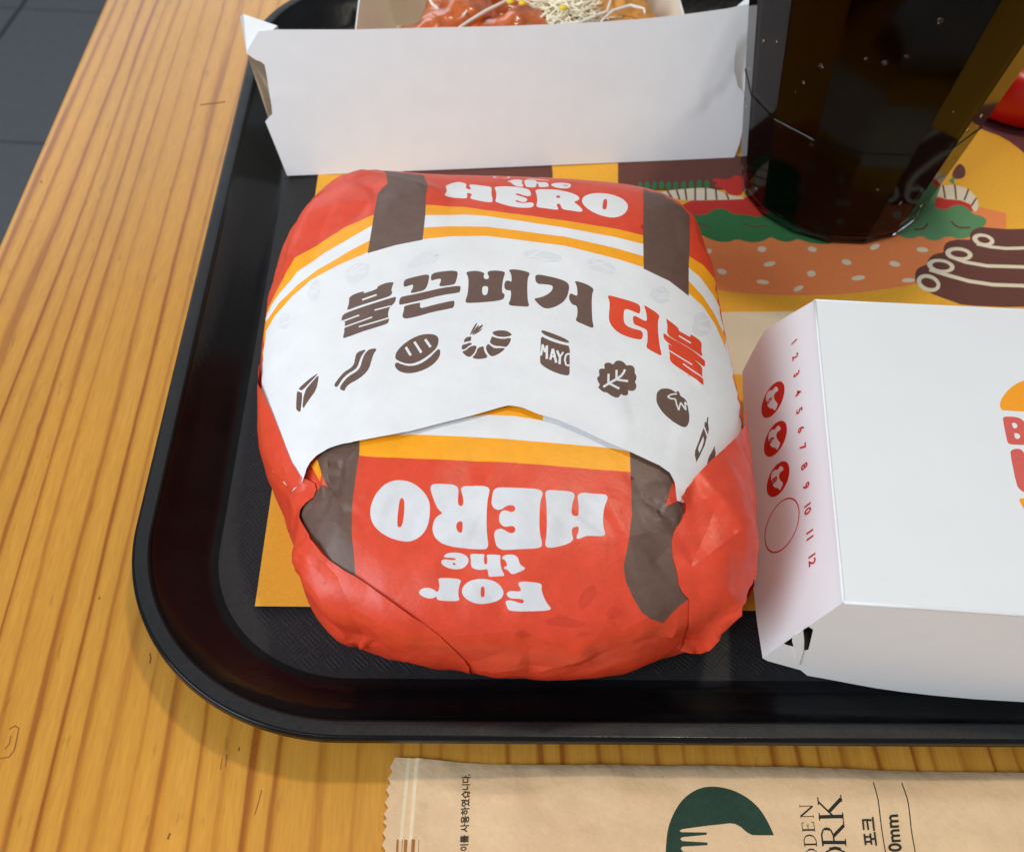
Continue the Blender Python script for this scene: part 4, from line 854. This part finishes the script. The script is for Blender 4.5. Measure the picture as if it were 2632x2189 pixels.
# ================================================================== CLOSED CARTON (right)
def build_carton():
    zt = .050
    A, B = U(2095, 770, zt), U(2170, 1545, zt)
    d1 = (U(2632, 795, zt) - A).normalized(); d0 = (U(2632, 1577, zt) - B).normalized(); WID = .135
    A2, B2 = A + d1 * WID, B + d0 * WID
    t = empty('carton', ((A + B2) / 2).to_tuple()[:2] + (.001,)); tag(t, 'closed white paperboard carton with red numbers down its side, at the right of the burger', 'carton')
    wl = U(1921, 1230, .017); wf = U(2632, 1803, .013)
    top = Plane(A, A2, B); left = Plane(A, B, wl); front = Plane(B, B2, wf)
    X4 = lambda L: T(1900, 740, .34857, L); X5 = lambda L: T(1900, 1250, .34857, L); LG = lambda L: T(2500, 950, .22877, L)
    # top panel with the round logo that runs off to the right
    def bow(A_):    # board is never dead flat
        return top.surf(A_, 0)
    P = []
    def add(px, m, sm=1): P.append((top.pts(chaikin(px, sm) if sm else px), m))
    add(LG([(345, 458), (318, 440), (305, 400), (310, 360), (335, 305), (390, 232), (470, 165), (577, 115), (750, 75), (950, 70), (1150, 120), (1320, 230), (1410, 360), (1440, 450), (1430, 490), (1390, 505), (900, 480)]), 2)
    add(LG([(338, 555), (345, 532), (370, 522), (480, 526), (540, 545), (580, 580), (600, 640), (640, 720), (645, 790), (610, 845), (430, 838), (400, 825), (385, 795)]), 3)
    add(LG([(440, 600), (455, 592), (490, 600), (506, 632), (490, 655), (462, 655), (448, 635)]), 0); add(LG([(465, 715), (480, 708), (520, 718), (538, 748), (522, 772), (488, 775), (473, 750)]), 0)
    for k in range(1, 5): add(LG([(490 + 190 * k, 530), (640 + 190 * k, 535), (650 + 190 * k, 840), (520 + 190 * k, 838)]), 3)
    add(LG([(420, 935), (435, 898), (490, 882), (545, 890), (577, 930), (640, 1020), (700, 1200), (690, 1380), (590, 1382), (530, 1345), (492, 1290)]), 3)
    for k in range(1, 4): add(LG([(540 + 210 * k, 900), (690 + 210 * k, 905), (700 + 210 * k, 1370), (570 + 210 * k, 1375)]), 3)
    add(LG([(520, 1465), (530, 1445), (555, 1437), (1350, 1480), (1340, 1530), (1200, 1680), (900, 1740), (680, 1680), (577, 1565)]), 2)
    o = [top.at(2095, 770)] + [(WID * 1000, 0.0)]
    b2 = B2 - A; b1 = B - A
    o = [(0, 0), (WID * 1000, 0), (b2.dot(top.e1) * 1000, b2.dot(top.e2) * 1000), (b1.dot(top.e1) * 1000, b1.dot(top.e2) * 1000)]
    sheet('top_panel', o, P, bow, BOARD, 4.0, t)
    # left panel: numbers and stamps
    lp = left.pts([(2095, 770), (2030, 808), (1965, 850), (1935, 902), (1908, 955), (1912, 1100), (1922, 1300), (1935, 1500), (1946, 1600), (1960, 1690), (2170, 1545)])
    P = []
    def ringpts(c, top_, bot):
        c0, a, b = left.at(*c), left.at(*top_), left.at(*bot); r = math.hypot(a[0] - b[0], a[1] - b[1]) / 2
        return ((a[0] + b[0]) / 2, (a[1] + b[1]) / 2), r
    hen = [(255, 738), (270, 724), (285, 735), (287, 757), (268, 766), (254, 790), (260, 825), (285, 850), (279, 872), (262, 908), (252, 888), (225, 886), (205, 862), (195, 820), (203, 775), (225, 752), (245, 755)]
    stamps = []
    for k, (dx, dy, s) in enumerate(((0, 0, '5'), (18, 288, '6'), (38, 585, '8'))):
        c, r = ringpts(*X4([(247 + dx, 823 + dy), (275 + dx, 692 + dy), (220 + dx, 953 + dy)]))
        P.append((ellipse(c[0], c[1], r, r, 0, 40), 1))
        P.append((left.pts(chaikin(X4([(x + dx, y + dy) for x, y in hen]), 1)), 0))
        stamps.append((s, X4([(222 + dx, 830 + dy)])[0]))
    c, r = ringpts(*X5([(312, 285), (330, 92), (295, 480)]))
    P.append((ellipse(c[0], c[1], r, r, 0, 44), 1)); P.append((ellipse(c[0], c[1], r - .42, r - .42, 0, 44), 0))
    lpan = sheet('side_panel', lp, P, lambda A_: left.surf(A_, 0), BOARD, 4.0, t)
    run = Vector((left.at(2070, 1300)[0] - left.at(2060, 1100)[0], left.at(2070, 1300)[1] - left.at(2060, 1100)[1])).normalized()
    upv = Vector((-run.y, run.x))
    q = left.at(2140, 1200); q0 = left.at(2060, 1200)
    if upv.dot(Vector((q[0] - q0[0], q[1] - q0[1]))) < 0: upv = -upv
    nums = X4([(408, 395), (415, 505), (425, 632), (437, 770), (445, 903), (458, 1040), (470, 1172), (482, 1312), (495, 1457)]) + X5([(507, 165), (523, 355), (540, 540)])
    for s, px, k in [(str(i + 1), p, 3.6) for i, p in enumerate(nums)] + [(s, p, 3.6) for s, p in stamps]:
        c = left.at(*px)
        pl = lambda x, y, c=c, k=k: (c[0] + run.x * x * k + upv.x * y * k, c[1] + run.y * x * k + upv.y * y * k)
        lettering('printed_number', s, pl, lambda A_: left.surf(A_, .00012), BOARD[1], lpan, .022)
    # front panel with the corner lock
    fp = front.pts([(2170, 1545), (1960, 1690), (1972, 1697), (2058, 1721), (2075, 1735), (2110, 1741), (2150, 1748.5), (2200, 1758), (2250, 1767), (2320, 1777), (2400, 1786), (2500, 1795), (2632, 1803)])
    b2 = B2 - front.o; f2 = B2 + d0 * .012 - Vector((0, .009, .038)) - front.o
    fp += [(f2.dot(front.e1) * 1000, f2.dot(front.e2) * 1000), (b2.dot(front.e1) * 1000, b2.dot(front.e2) * 1000)]
    holes = [front.pts(X5([(470, 1030), (490, 1018), (545, 1052), (532, 1110), (510, 1200), (480, 1205), (478, 1120)])), front.pts(X5([(310, 1145), (350, 1122), (392, 1100), (390, 1140), (402, 1178), (350, 1165)]))]
    fpan = sheet('front_panel', fp, [], lambda A_: front.surf(A_, 0), BOARD, 4.0, t, holes=holes)
    for L in ([(392, 1098), (468, 1040), (478, 1130), (470, 1210), (440, 1305), (420, 1300), (405, 1180)],):
        sheet('lock_tab', front.pts(X5(L)), [], lambda A_: front.surf(A_, .00035), BOARD, 2.0, fpan, thick=.0003)
    for a_, b_ in ((A, B), (B, B2), (A, A2)):
        bm = bmesh.new(); tube(bm, [a_.lerp(b_, k / 8) - Vector((0, 0, .00032)) for k in range(9)], .00045, 8); bm_obj('score_line', bm, BOARD[0], t, True)
    # far walls and the lower half below the lock line
    back_l = left.surf([left.at(1965, 850)])[0]; wl0 = left.surf([left.at(1908, 955)])[0]; wl1 = left.surf([left.at(1960, 1690)])[0]; fr = front.surf([fp[-2]])[0]
    V = [A, A2, A2 + Vector((.014, .012, -.036)), Vector(back_l), Vector(fr), B2]
    mesh_obj('back_panel', V[:4], [(0, 1, 2, 3)], BOARD, t); mesh_obj('right_panel', [V[1], V[5], V[4], V[2]], [(0, 1, 2, 3)], BOARD, t)
    ring = [Vector(back_l), Vector(wl0), Vector(wl1), Vector(fr), V[2]]; cen = sum(ring, Vector()) / 5
    hi = [r + (cen - r).normalized() * .0012 + Vector((0, 0, .002)) for r in ring]; lo = [Vector((r.x + (cen.x - r.x) * .16, r.y + (cen.y - r.y) * .16, .0012)) for r in ring]
    mesh_obj('lower_tray', hi + lo, [(k, (k + 1) % 5, 5 + (k + 1) % 5, 5 + k) for k in range(5)] + [(9, 8, 7, 6, 5)], BOARD, t)
build_carton()

# ================================================================== OPEN BOX OF CHICKEN (top)
BOXM = [mat('box_white_board', (.84, .875, .895, 1), .5, .4, .02, 90, .00003, 300), mat('box_cream_liner', s2l(226, 216, 196), .55, .4, .03, 200)]
def build_chicken_box():
    bl, br = U(738, 451, .0012), U(1889, 405, .0012); tm = U(1300, 66, .050)
    t = empty('chicken_box', (.03, .40, .001)); tag(t, 'open white paperboard box of sauced chicken with a tall lid flap facing the camera', 'food box')
    pn = Plane(bl, br, tm)
    c1 = lambda L: T(600, 0, .34095, L); c2 = lambda L: T(1300, 0, .34095, L); c9 = lambda L: T(600, 0, .17172, L)
    lft = [(738, 451), (712, 385), (682, 312), (690, 302), (700, 293), (698, 270), (692, 235), (685, 190), (680, 166), (670, 158), (658, 154), (640, 142), (632, 136), (648, 108), (665, 80)]
    topl = [(712, 76), (900, 76), (1100, 71), (1300, 67), (1500, 59), (1650, 49), (1770, 36), (1870, 22), (1935, 8), (1975, -6), (1990, -16)]
    rgt = [(1965, 20), (1948, 45), (1931, 72), (1900, 92), (1893, 109), (1887, 150), (1888, 184), (1897, 222), (1912, 238), (1917, 252), (1914, 290), (1910, 334), (1902, 372), (1889, 405)]
    out = pn.pts(lft + topl + rgt)
    cr1 = pn.pts([(1784, 291), (1830, 250), (1886, 181)]); cr2 = pn.pts([(1600, 230), (1700, 265), (1784, 291), (1850, 340), (1905, 372)]); cr3 = pn.pts([(700, 244), (740, 246), (780, 243)])
    cr4 = pn.pts([(1784, 291), (1810, 200), (1870, 60)])
    def surf(A):
        h = .0006 * np.sin(A[:, 0] / 60 + .5)
        d, s, r = line_dist(A, cr1); h = h + .0003 * np.exp(-d / 9) * (s > 0) - .0002 * np.exp(-d / 5) * (s <= 0)
        d, s, r = line_dist(A, cr2); h = h - .0007 * np.exp(-d / 12)
        d, s, r = line_dist(A, cr4); h = h + .0007 * np.exp(-d / 12)
        d, s, r = line_dist(A, cr3); h = h + .00025 * np.exp(-d / 1.2)
        return pn.surf(A, h)
    sheet('lid_flap', out, [], surf, BOXM, 2.6, t, thick=.0005)
    # folded side gussets of the lid
    def P3(x, y, lift=0): return Vector(pn.surf([pn.at(x, y)], lift)[0])
    a, b = P3(634, 138, -.0008), P3(738, 450, -.0008); bk = Vector((.014, .030, -.03))
    tip, tip2 = P3(612, 48, -.010), P3(711, 74, -.0008)
    V = [b, a, P3(612, 47, -.006), P3(620, 41, -.0075), tip2 + Vector((0, .002, 0)), a + bk, b + bk]
    mesh_obj('lid_gusset', V, [(0, 1, 5, 6), (1, 2, 3, 4), (1, 4, 5)], BOXM, t, mi=[1, 0, 0])
    a, b, c = P3(1989, -6, -.0008), P3(1914, 240, -.0008), P3(1890, 404, -.0008)
    bk = Vector((-.014, .030, -.03))
    mesh_obj('lid_gusset', [c, b, a, P3(2008, -70, -.004), a + bk, c + bk], [(0, 1, 2, 4, 5), (2, 3, 4)], BOXM, t)
    # the tray that holds the chicken
    x0, x1, y0, y1, z1 = -.0375, .0945, .373, .468, .040
    def rg(i, z): return [(x0 + i, y0 + i, z), (x1 - i, y0 + i, z), (x1 - i, y1 - i, z), (x0 + i, y1 - i, z)]
    V = rg(.012, .0012) + rg(0, z1) + rg(.0005, z1) + rg(.0125, .0017)
    Fc = [(3, 2, 1, 0)] + [(k, (k + 1) % 4, 4 + (k + 1) % 4, 4 + k) for k in range(4)] + [(4 + k, 4 + (k + 1) % 4, 8 + (k + 1) % 4, 8 + k) for k in range(4)] + [(8 + k, 8 + (k + 1) % 4, 12 + (k + 1) % 4, 12 + k) for k in range(4)] + [(12, 13, 14, 15)]
    mesh_obj('food_tray', V, Fc, BOXM, t, mi=[0] + [0] * 4 + [0] * 4 + [1] * 4 + [1])
build_chicken_box()

GLAZE = mat('chili_glaze', s2l(196, 96, 40), .22, .5, .45, 130, .0006, 260, coat=.6, coat_r=.12)
BATTER = mat('fried_batter', s2l(214, 150, 72), .5, .4, .3, 160, .0008, 300)
SAUCE = mat('white_sauce', s2l(240, 232, 220), .25, .5, .03, 300, coat=.3)
CHEESE = mat('grated_cheese', s2l(252, 243, 216), .5, .4, .04, 300)
CORN = mat('sweetcorn', s2l(244, 206, 48), .3, .5, .05, 300)
def nugget(c, r, seed, m):
    bm = bmesh.new(); bmesh.ops.create_icosphere(bm, subdivisions=4, radius=1)
    for v in bm.verts:
        p = v.co.copy(); n = noise.noise(p * 1.6 + Vector((seed, 0, 0))) * .28 + noise.noise(p * 4.5 + Vector((0, seed, 0))) * .10 + noise.noise(p * 11 + Vector((0, 0, seed))) * .04
        v.co = Vector((p.x * r[0], p.y * r[1], p.z * r[2])) * (1 + n)
    o = bm_obj('chicken_piece', bm, m, None, True); o.location = c; o.rotation_euler = (0, 0, seed)
    return o
def build_food():
    spots = [((-.012, .386), (.019, .016, .016), 'leftmost orange glazed chicken piece in the white box, against its cream wall', GLAZE, .024), ((.004, .400), (.018, .017, .017), 'glazed chicken piece behind the leftmost one, striped with white sauce', GLAZE, .030),
             ((.026, .389), (.022, .018, .018), 'large round glazed chicken piece in the middle of the box, left of the cheese', GLAZE, .026), ((.062, .387), (.020, .015, .014), 'glazed chicken piece right of the grated cheese, nearest the lid flap', GLAZE, .026),
             ((.069, .402), (.017, .018, .016), 'rightmost chicken piece with pale fried batter showing', BATTER, .027), ((.043, .408), (.02, .018, .016), 'chicken piece buried under the grated cheese', GLAZE, .024), ((.02, .425), (.024, .02, .017), 'chicken piece at the back of the box, left of centre', GLAZE, .026), ((.06, .428), (.024, .02, .017), 'chicken piece at the back of the box, right of centre', GLAZE, .026)]
    for k, ((x, y), r, lab, m, z) in enumerate(spots):
        o = nugget((x, y, z), r, 1.7 * k + .4, m); tag(o, lab, 'chicken', 'sauced chicken pieces in the box')
    # grated cheese heap
    bm = bmesh.new(); rnd = random.Random(4)
    for k in range(420):
        a, d = rnd.uniform(0, 6.28), rnd.random() ** .6
        c = Vector((.045 + .021 * d * math.cos(a), .394 + .014 * d * math.sin(a), .0445 - .010 * d * d + rnd.uniform(-.002, .002)))
        u = Vector((rnd.uniform(-1, 1), rnd.uniform(-1, 1), rnd.uniform(-.25, .25))).normalized() * rnd.uniform(.003, .008)
        w = Vector((rnd.uniform(-1, 1), rnd.uniform(-1, 1), .4)) * .0012
        tube(bm, [c - u, c + w, c + u], rnd.uniform(.0003, .0005), 5)
    tag(bm_obj('grated_cheese', bm, CHEESE, None, True), 'heap of pale grated cheese on the chicken in the box', 'cheese', kind='stuff')
    for k, (px, py) in enumerate(((1312, 4), (1343, 8), (1448, 20))):
        bm = bmesh.new(); bmesh.ops.create_uvsphere(bm, u_segments=10, v_segments=8, radius=.0013)
        for v in bm.verts: v.co.x *= 1.3; v.co.z *= .8
        o = bm_obj('corn_kernel', bm, CORN, None, True); o.location = U(px, py, .0475)
        tag(o, ['yellow corn kernel at the left end of the grated cheese', 'yellow corn kernel in the middle of the grated cheese', 'yellow corn kernel at the right side of the grated cheese'][k], 'corn', 'corn kernels on the cheese')
    # sauce stripes
    for L, w, lab in (([(1175, 75), (1205, 55), (1250, 28), (1290, 8), (1330, -15)], .0021, 'white sauce stripe slanting between the middle chicken pieces'), ([(1100, -8), (1112, 12), (1128, 24)], .0016, 'short white sauce drip on the piece behind the leftmost one'),
                      ([(1192, 40), (1205, 20), (1200, -10)], .0014, 'thin upright white sauce line left of the middle piece'), ([(1440, 60), (1490, 58), (1560, 30), (1572, -5)], .0020, 'white sauce stripe curling right of the cheese'),
                      ([(1545, 55), (1575, 28), (1620, 14), (1655, 22), (1658, 34)], .0019, 'arched white sauce stripe on the rightmost pieces'), ([(1500, 6), (1530, 2), (1570, -16)], .0017, 'white sauce stripe at the top edge right of the cheese')):
        bm = bmesh.new(); pts = [U(x, y, .0445) for x, y in resample(L, 10, False)]
        tube(bm, pts, [w * .38 * (.6 + .4 * math.sin(math.pi * (i + .5) / len(pts))) for i in range(len(pts))], 8)
        tag(bm_obj('sauce_stripe', bm, SAUCE, None, True), lab, 'sauce', 'white sauce stripes on the chicken')
build_food()

# ================================================================== COLA CUP
def plastic_clear(name, tint=(.98, .94, .93, 1), gloss=.08):
    m = bpy.data.materials.new(name); m.use_nodes = True; nt = m.node_tree; nt.nodes.remove(nt.nodes['Principled BSDF'])
    out = nt.nodes['Material Output']; tr = nt.nodes.new('ShaderNodeBsdfTransparent'); gl = nt.nodes.new('ShaderNodeBsdfGlossy'); mx = nt.nodes.new('ShaderNodeMixShader'); fr = nt.nodes.new('ShaderNodeFresnel')
    tr.inputs[0].default_value = tint; gl.inputs['Roughness'].default_value = gloss; fr.inputs[0].default_value = 1.28
    nt.links.new(fr.outputs[0], mx.inputs[0]); nt.links.new(tr.outputs[0], mx.inputs[1]); nt.links.new(gl.outputs[0], mx.inputs[2]); nt.links.new(mx.outputs[0], out.inputs[0])
    return m
def glass(name, ior, col=(1, 1, 1, 1), dens=0, acol=(1, 1, 1, 1), rough=0):
    m = bpy.data.materials.new(name); m.use_nodes = True; nt = m.node_tree; b = nt.nodes['Principled BSDF']
    b.inputs['Base Color'].default_value = col; b.inputs['Transmission Weight'].default_value = 1; b.inputs['IOR'].default_value = ior; b.inputs['Roughness'].default_value = rough
    if dens:
        v = nt.nodes.new('ShaderNodeVolumeAbsorption'); v.inputs['Color'].default_value = acol; v.inputs['Density'].default_value = dens
        nt.links.new(v.outputs[0], nt.nodes['Material Output'].inputs['Volume'])
    return m
CUPX, CUPY, CUPR, CUPK = .1495, .3345, .0343, .173
def build_cup():
    t = empty('cola_cup', (CUPX, CUPY, .001)); tag(t, 'tall clear plastic cup of dark cola standing behind the carton', 'cup')
    N = 16
    def ring(bm, z, r, off=0.0, n=N):
        return [bm.verts.new((CUPX + r * math.cos(2 * math.pi * (k + off) / n), CUPY + r * math.sin(2 * math.pi * (k + off) / n), z)) for k in range(n)]
    def loft(rows, mt, name, cap0=True, cap1=True, n=N, smooth=False):
        bm = bmesh.new(); R = [ring(bm, z, r, .35, n) for z, r in rows]
        for a, b in zip(R, R[1:]):
            for k in range(n): bm.faces.new((a[k], a[(k + 1) % n], b[(k + 1) % n], b[k]))
        if cap0: bm.faces.new(R[0][::-1])
        if cap1: bm.faces.new(R[-1])
        if smooth:
            for f in bm.faces: f.smooth = True
        return bm_obj(name, bm, mt, t)
    rr = lambda z: CUPR + CUPK * z
    clear = plastic_clear('clear_cup_plastic')
    H = .150
    loft([(.0035, rr(.0035))] + [(z, rr(z)) for z in (.045, .0455)] + [(.0458, rr(.0458) + .0003), (.0462, rr(.0462) + .0003), (.0466, rr(.0466)), (.10, rr(.10)), (H, rr(H))], clear, 'cup_wall', False, False)
    loft([(.0042, rr(.0042) - .0016), (.006, rr(.006) - .0009), (.05, rr(.05) - .0009), (.118, rr(.118) - .0009)], glass('cola', 1.12, (1, 1, 1, 1), 300, (.50, .07, .055, 1)), 'cola')
    loft([(.0009, CUPR - .0038), (.0009, CUPR - .0012), (.0016, CUPR), (.0030, CUPR + .0005), (.0036, CUPR - .0005), (.0036, CUPR - .0045), (.0022, CUPR - .0052)], glass('clear_cup_base', 1.45, (.86, .82, .93, 1)), 'base_ring', True, True)
    bm = bmesh.new(); R = rr(H)
    for a in (0,):
        pts = [(CUPX + R * math.cos(2 * math.pi * k / 48), CUPY + R * math.sin(2 * math.pi * k / 48), H) for k in range(48)]
        tube(bm, pts, .0014, 8, True)
    bm_obj('rim', bm, clear, t, True)
    # condensation beads
    bm = bmesh.new(); rnd = random.Random(3)
    for k in range(30):
        z = rnd.uniform(.008, .1); a = rnd.uniform(math.pi * .9, math.pi * 2.0); s = rnd.uniform(.0003, .0008)
        R = rr(z) * math.cos(math.pi / N) + .0002
        bmesh.ops.create_icosphere(bm, subdivisions=2, radius=s, matrix=Matrix.Translation((CUPX + R * math.cos(a), CUPY + R * math.sin(a), z)) @ Matrix.Rotation(a, 4, 'Z') @ Matrix.Diagonal((.5, 1, 1.2, 1)))
    o = bm_obj('water_beads', bm, glass('water_bead', 1.33), t, True); tag(o, kind='stuff')
build_cup()

# ================================================================== RED PACKET (right edge)
def build_packet():
    c = U(2660, 210, .012)
    bm = bmesh.new(); n = 28; rows = []
    for z, r in ((.0011, .019), (.004, .0225), (.012, .0235), (.02, .0225), (.0235, .0195), (.0245, .012), (.0245, .0)):
        if r == 0: continue
        rows.append([bm.verts.new((r * (1 + .03 * math.sin(5 * a + z * 300)) * math.cos(a) * 1.2, r * (1 + .03 * math.cos(4 * a)) * math.sin(a), z)) for a in [2 * math.pi * k / n for k in range(n)]])
    for a, b in zip(rows, rows[1:]):
        for k in range(n): bm.faces.new((a[k], a[(k + 1) % n], b[(k + 1) % n], b[k]))
    bm.faces.new(rows[-1]); bm.faces.new(rows[0][::-1])
    o = bm_obj('red_packet', bm, mat('red_glossy_foil', s2l(214, 30, 22), .3, .5, .05, 100), None, True); o.location = (c.x, c.y, 0)
    tag(o, 'glossy red packet behind the cola cup, cut off by the right edge of the photo', 'packet')
build_packet()

# ================================================================== WOODEN FORK SLEEVE (bottom)
def build_sleeve():
    zp = ZT + .0022
    pl = Plane((0, 0, zp), (1, 0, zp), (0, 1, zp))
    c6 = lambda L: T(960, 1850, .4, L); c7 = lambda L: T(1600, 1850, .49143, L)
    zig = []
    x, y = 1014, 1941
    pts = c6([(135, 228), (125, 250), (105, 290), (120, 318), (90, 360), (108, 392), (80, 435), (100, 470), (72, 515), (92, 548), (66, 590), (84, 620), (60, 640), (84, 668), (58, 712), (78, 745), (52, 790), (76, 825), (48, 870), (70, 905), (42, 950), (66, 990), (38, 1040), (60, 1080), (30, 1130), (50, 1170), (20, 1240)])
    topedge = [(1016, 1940), (1092, 1944), (1170, 1951), (1240, 1955), (1360, 1959), (1480, 1960), (1800, 1960), (2091, 1968), (2400, 1975), (2632, 1981)]
    tp = pl.pts(topedge); lf = pl.pts(pts)
    out = [(lf[-1][0], lf[-1][1] - 1), (176, lf[-1][1] - 1), (176, tp[-1][1] - .5)] + tp[::-1] + lf
    P = []
    def add(px, m, sm=0): P.append((pl.pts(chaikin(px, sm) if sm else px), m))
    # crimped end seal
    for a, b, w, m in (((228, 215), (175, 760), 22, 3), ((280, 215), (238, 760), 22, 3), ((155, 755), (130, 1240), 16, 4), ((208, 755), (178, 1240), 22, 4), ((256, 755), (232, 1240), 22, 4), ((186, 755), (160, 1240), 5, 4), ((292, 755), (270, 1240), 5, 4)): add(c6(stroke([a, b], w)), m)
    # fork emblem
    arc = [(226, 900), (216, 760), (222, 620), (245, 530), (290, 445), (340, 395), (400, 362), (470, 350), (540, 360), (610, 390), (690, 450), (745, 525), (775, 590), (784, 612)]
    for _ in range(3): arc = arc[:1] + [q for u, v in zip(arc, arc[1:]) for q in ((u[0] * .75 + v[0] * .25, u[1] * .75 + v[1] * .25), (u[0] * .25 + v[0] * .75, u[1] * .25 + v[1] * .75))] + arc[-1:]
    add(c7(arc + [(668, 612), (640, 598), (610, 572), (580, 556), (555, 552), (460, 562), (305, 582), (291, 590), (302, 598), (432, 600), (433, 612), (305, 625), (294, 634), (305, 645), (437, 652), (436, 666), (305, 674), (297, 684), (310, 700), (430, 705), (430, 720), (310, 735), (300, 900)]), 1)
    # two rules
    add(c7(stroke([(1307, 327), (1330, 500), (1360, 700), (1390, 900)], 6)), 2); add(c7(stroke([(1458, 327), (1485, 500), (1517, 700), (1550, 900)], 6)), 2)
    # serif capitals reading upward: unit glyphs as strokes (x along the word, y cap height)
    G = {'N': [([(0, 0), (0, 1)], .07), ([(0, 1), (.72, 0)], .15), ([(.72, 0), (.72, 1)], .07), ([(-.12, 1), (.08, 1)], .05), ([(-.12, 0), (.12, 0)], .05), ([(.6, 1), (.84, 1)], .05)],
         'E': [([(.08, 0), (.08, 1)], .15), ([(-.05, .97), (.56, .97)], .06), ([(.56, .97), (.56, .8)], .06), ([(.08, .52), (.42, .52)], .06), ([(.42, .62), (.42, .42)], .05), ([(-.05, .03), (.6, .03)], .06), ([(.6, .03), (.62, .22)], .06)],
         'D': [([(.08, 0), (.08, 1)], .15), ([(-.05, .97), (.35, .97), (.6, .82), (.7, .5), (.6, .18), (.35, .03), (-.05, .03)], .08), ([(.62, .76), (.7, .5), (.62, .24)], .13)],
         'O': [([(.38, 1), (.14, .86), (.02, .5), (.14, .14), (.38, 0), (.62, .14), (.74, .5), (.62, .86), (.38, 1)], .08), ([(.06, .74), (.02, .5), (.06, .26)], .14), ([(.70, .74), (.74, .5), (.70, .26)], .14)],
         'R': [([(.08, 0), (.08, 1)], .15), ([(-.05, .97), (.36, .97), (.54, .88), (.58, .73), (.52, .58), (.34, .5), (.1, .5)], .07), ([(.55, .84), (.57, .73), (.53, .62)], .12), ([(.3, .5), (.68, .03)], .14), ([(-.05, .03), (.22, .03)], .05), ([(.62, .03), (.84, .03)], .05)],
         'K': [([(.08, 0), (.08, 1)], .15), ([(.1, .42), (.6, .97)], .07), ([(.26, .56), (.7, .03)], .15), ([(-.05, .97), (.22, .97)], .05), ([(-.05, .03), (.22, .03)], .05), ([(.48, .97), (.76, .97)], .05), ([(.58, .03), (.84, .03)], .05)]}
    def word(letters, base, up, h):    # letters: (glyph, y position along base line in crop px)
        for g, (bx, by), w in letters:
            for L, sw in G[g]:
                q = [(bx + up[0] * px * w - h * (1 - 0) * (py) + (py) * 0, by + up[1] * px * w) for px, py in L]
                add(c7(stroke(q, sw * h)), 2)
    word([('N', (990, 512), 72), ('E', (998, 590), 78), ('D', (1006, 668), 82), ('O', (1014, 748), 82), ('O', (1022, 830), 82)], None, (-.1, -1), 66)
    word([('K', (1146, 528), 150), ('R', (1160, 664), 150), ('O', (1174, 800), 160)], None, (-.1, -1), 128)
    def surf(A):
        ty = np.interp(A[:, 0], [p[0] for p in tp], [p[1] for p in tp]); d = ty - A[:, 1]
        lx = np.interp(A[:, 1], [lf[-1][1], lf[0][1]], [lf[-1][0], lf[0][0]]); e = A[:, 0] - lx
        z = .0030 * np.clip(d / 9, 0, 1) ** .6 * np.clip((e - 9) / 22, 0.0, 1) - .0012
        z += np.array([noise.noise(Vector((x / 16, y / 9, 1.3))) * .9 + noise.noise(Vector((x / 6, y / 5, 7.3))) * .25 for x, y in A]) * .0009 * np.clip((e - 7) / 8, .1, 1)
        z += .0004 * np.exp(-((e - 6.5) / .6) ** 2) + .0004 * np.exp(-((e - 8.6) / .6) ** 2)
        d1, _, _ = line_dist(A, pl.pts(c6([(330, 400), (560, 470), (800, 510), (1060, 500), (1300, 410)]))); z += .0007 * np.exp(-d1 / 2.2)
        d2, _, _ = line_dist(A, pl.pts(c6([(1060, 560), (1200, 680), (1440, 690)]))); z -= .0006 * np.exp(-d2 / 2.5)
        return pl.surf(A, z)
    t = sheet('fork_sleeve', out, P, surf, KRAFT, 1.5)
    tag(t, 'brown kraft paper wooden fork sleeve with dark green fork emblem in front of the tray', 'paper sleeve')
    def lt(s, O, ex, ey, k):
        return lettering('printed_text', s, lambda x, y: pl.at(*c7([(O[0] + (ex[0] * x + ey[0] * y) * k, O[1] + (ex[1] * x + ey[1] * y) * k)])[0]), lambda A_: surf(A_) + np.array([0, 0, .00012]), KRAFT[2], t, .02, False)
    lt('포크', (1318, 672), (-.12, -1), (-1, .06), 84)
    lt('0mm', (1446, 700), (-.12, -1), (-1, .06), 96)
    # small line of text near the sealed end
    k = 44 * .4 / .49143
    o = c6([(598, 860)])[0]; O = ((o[0] - 1600) / .49143, (o[1] - 1850) / .49143)
    lt('종이를 사용하였습니다.', (O[0] + 2, O[1] + 26), (.03, -1), (-1, .0), k * 1.30)
build_sleeve()
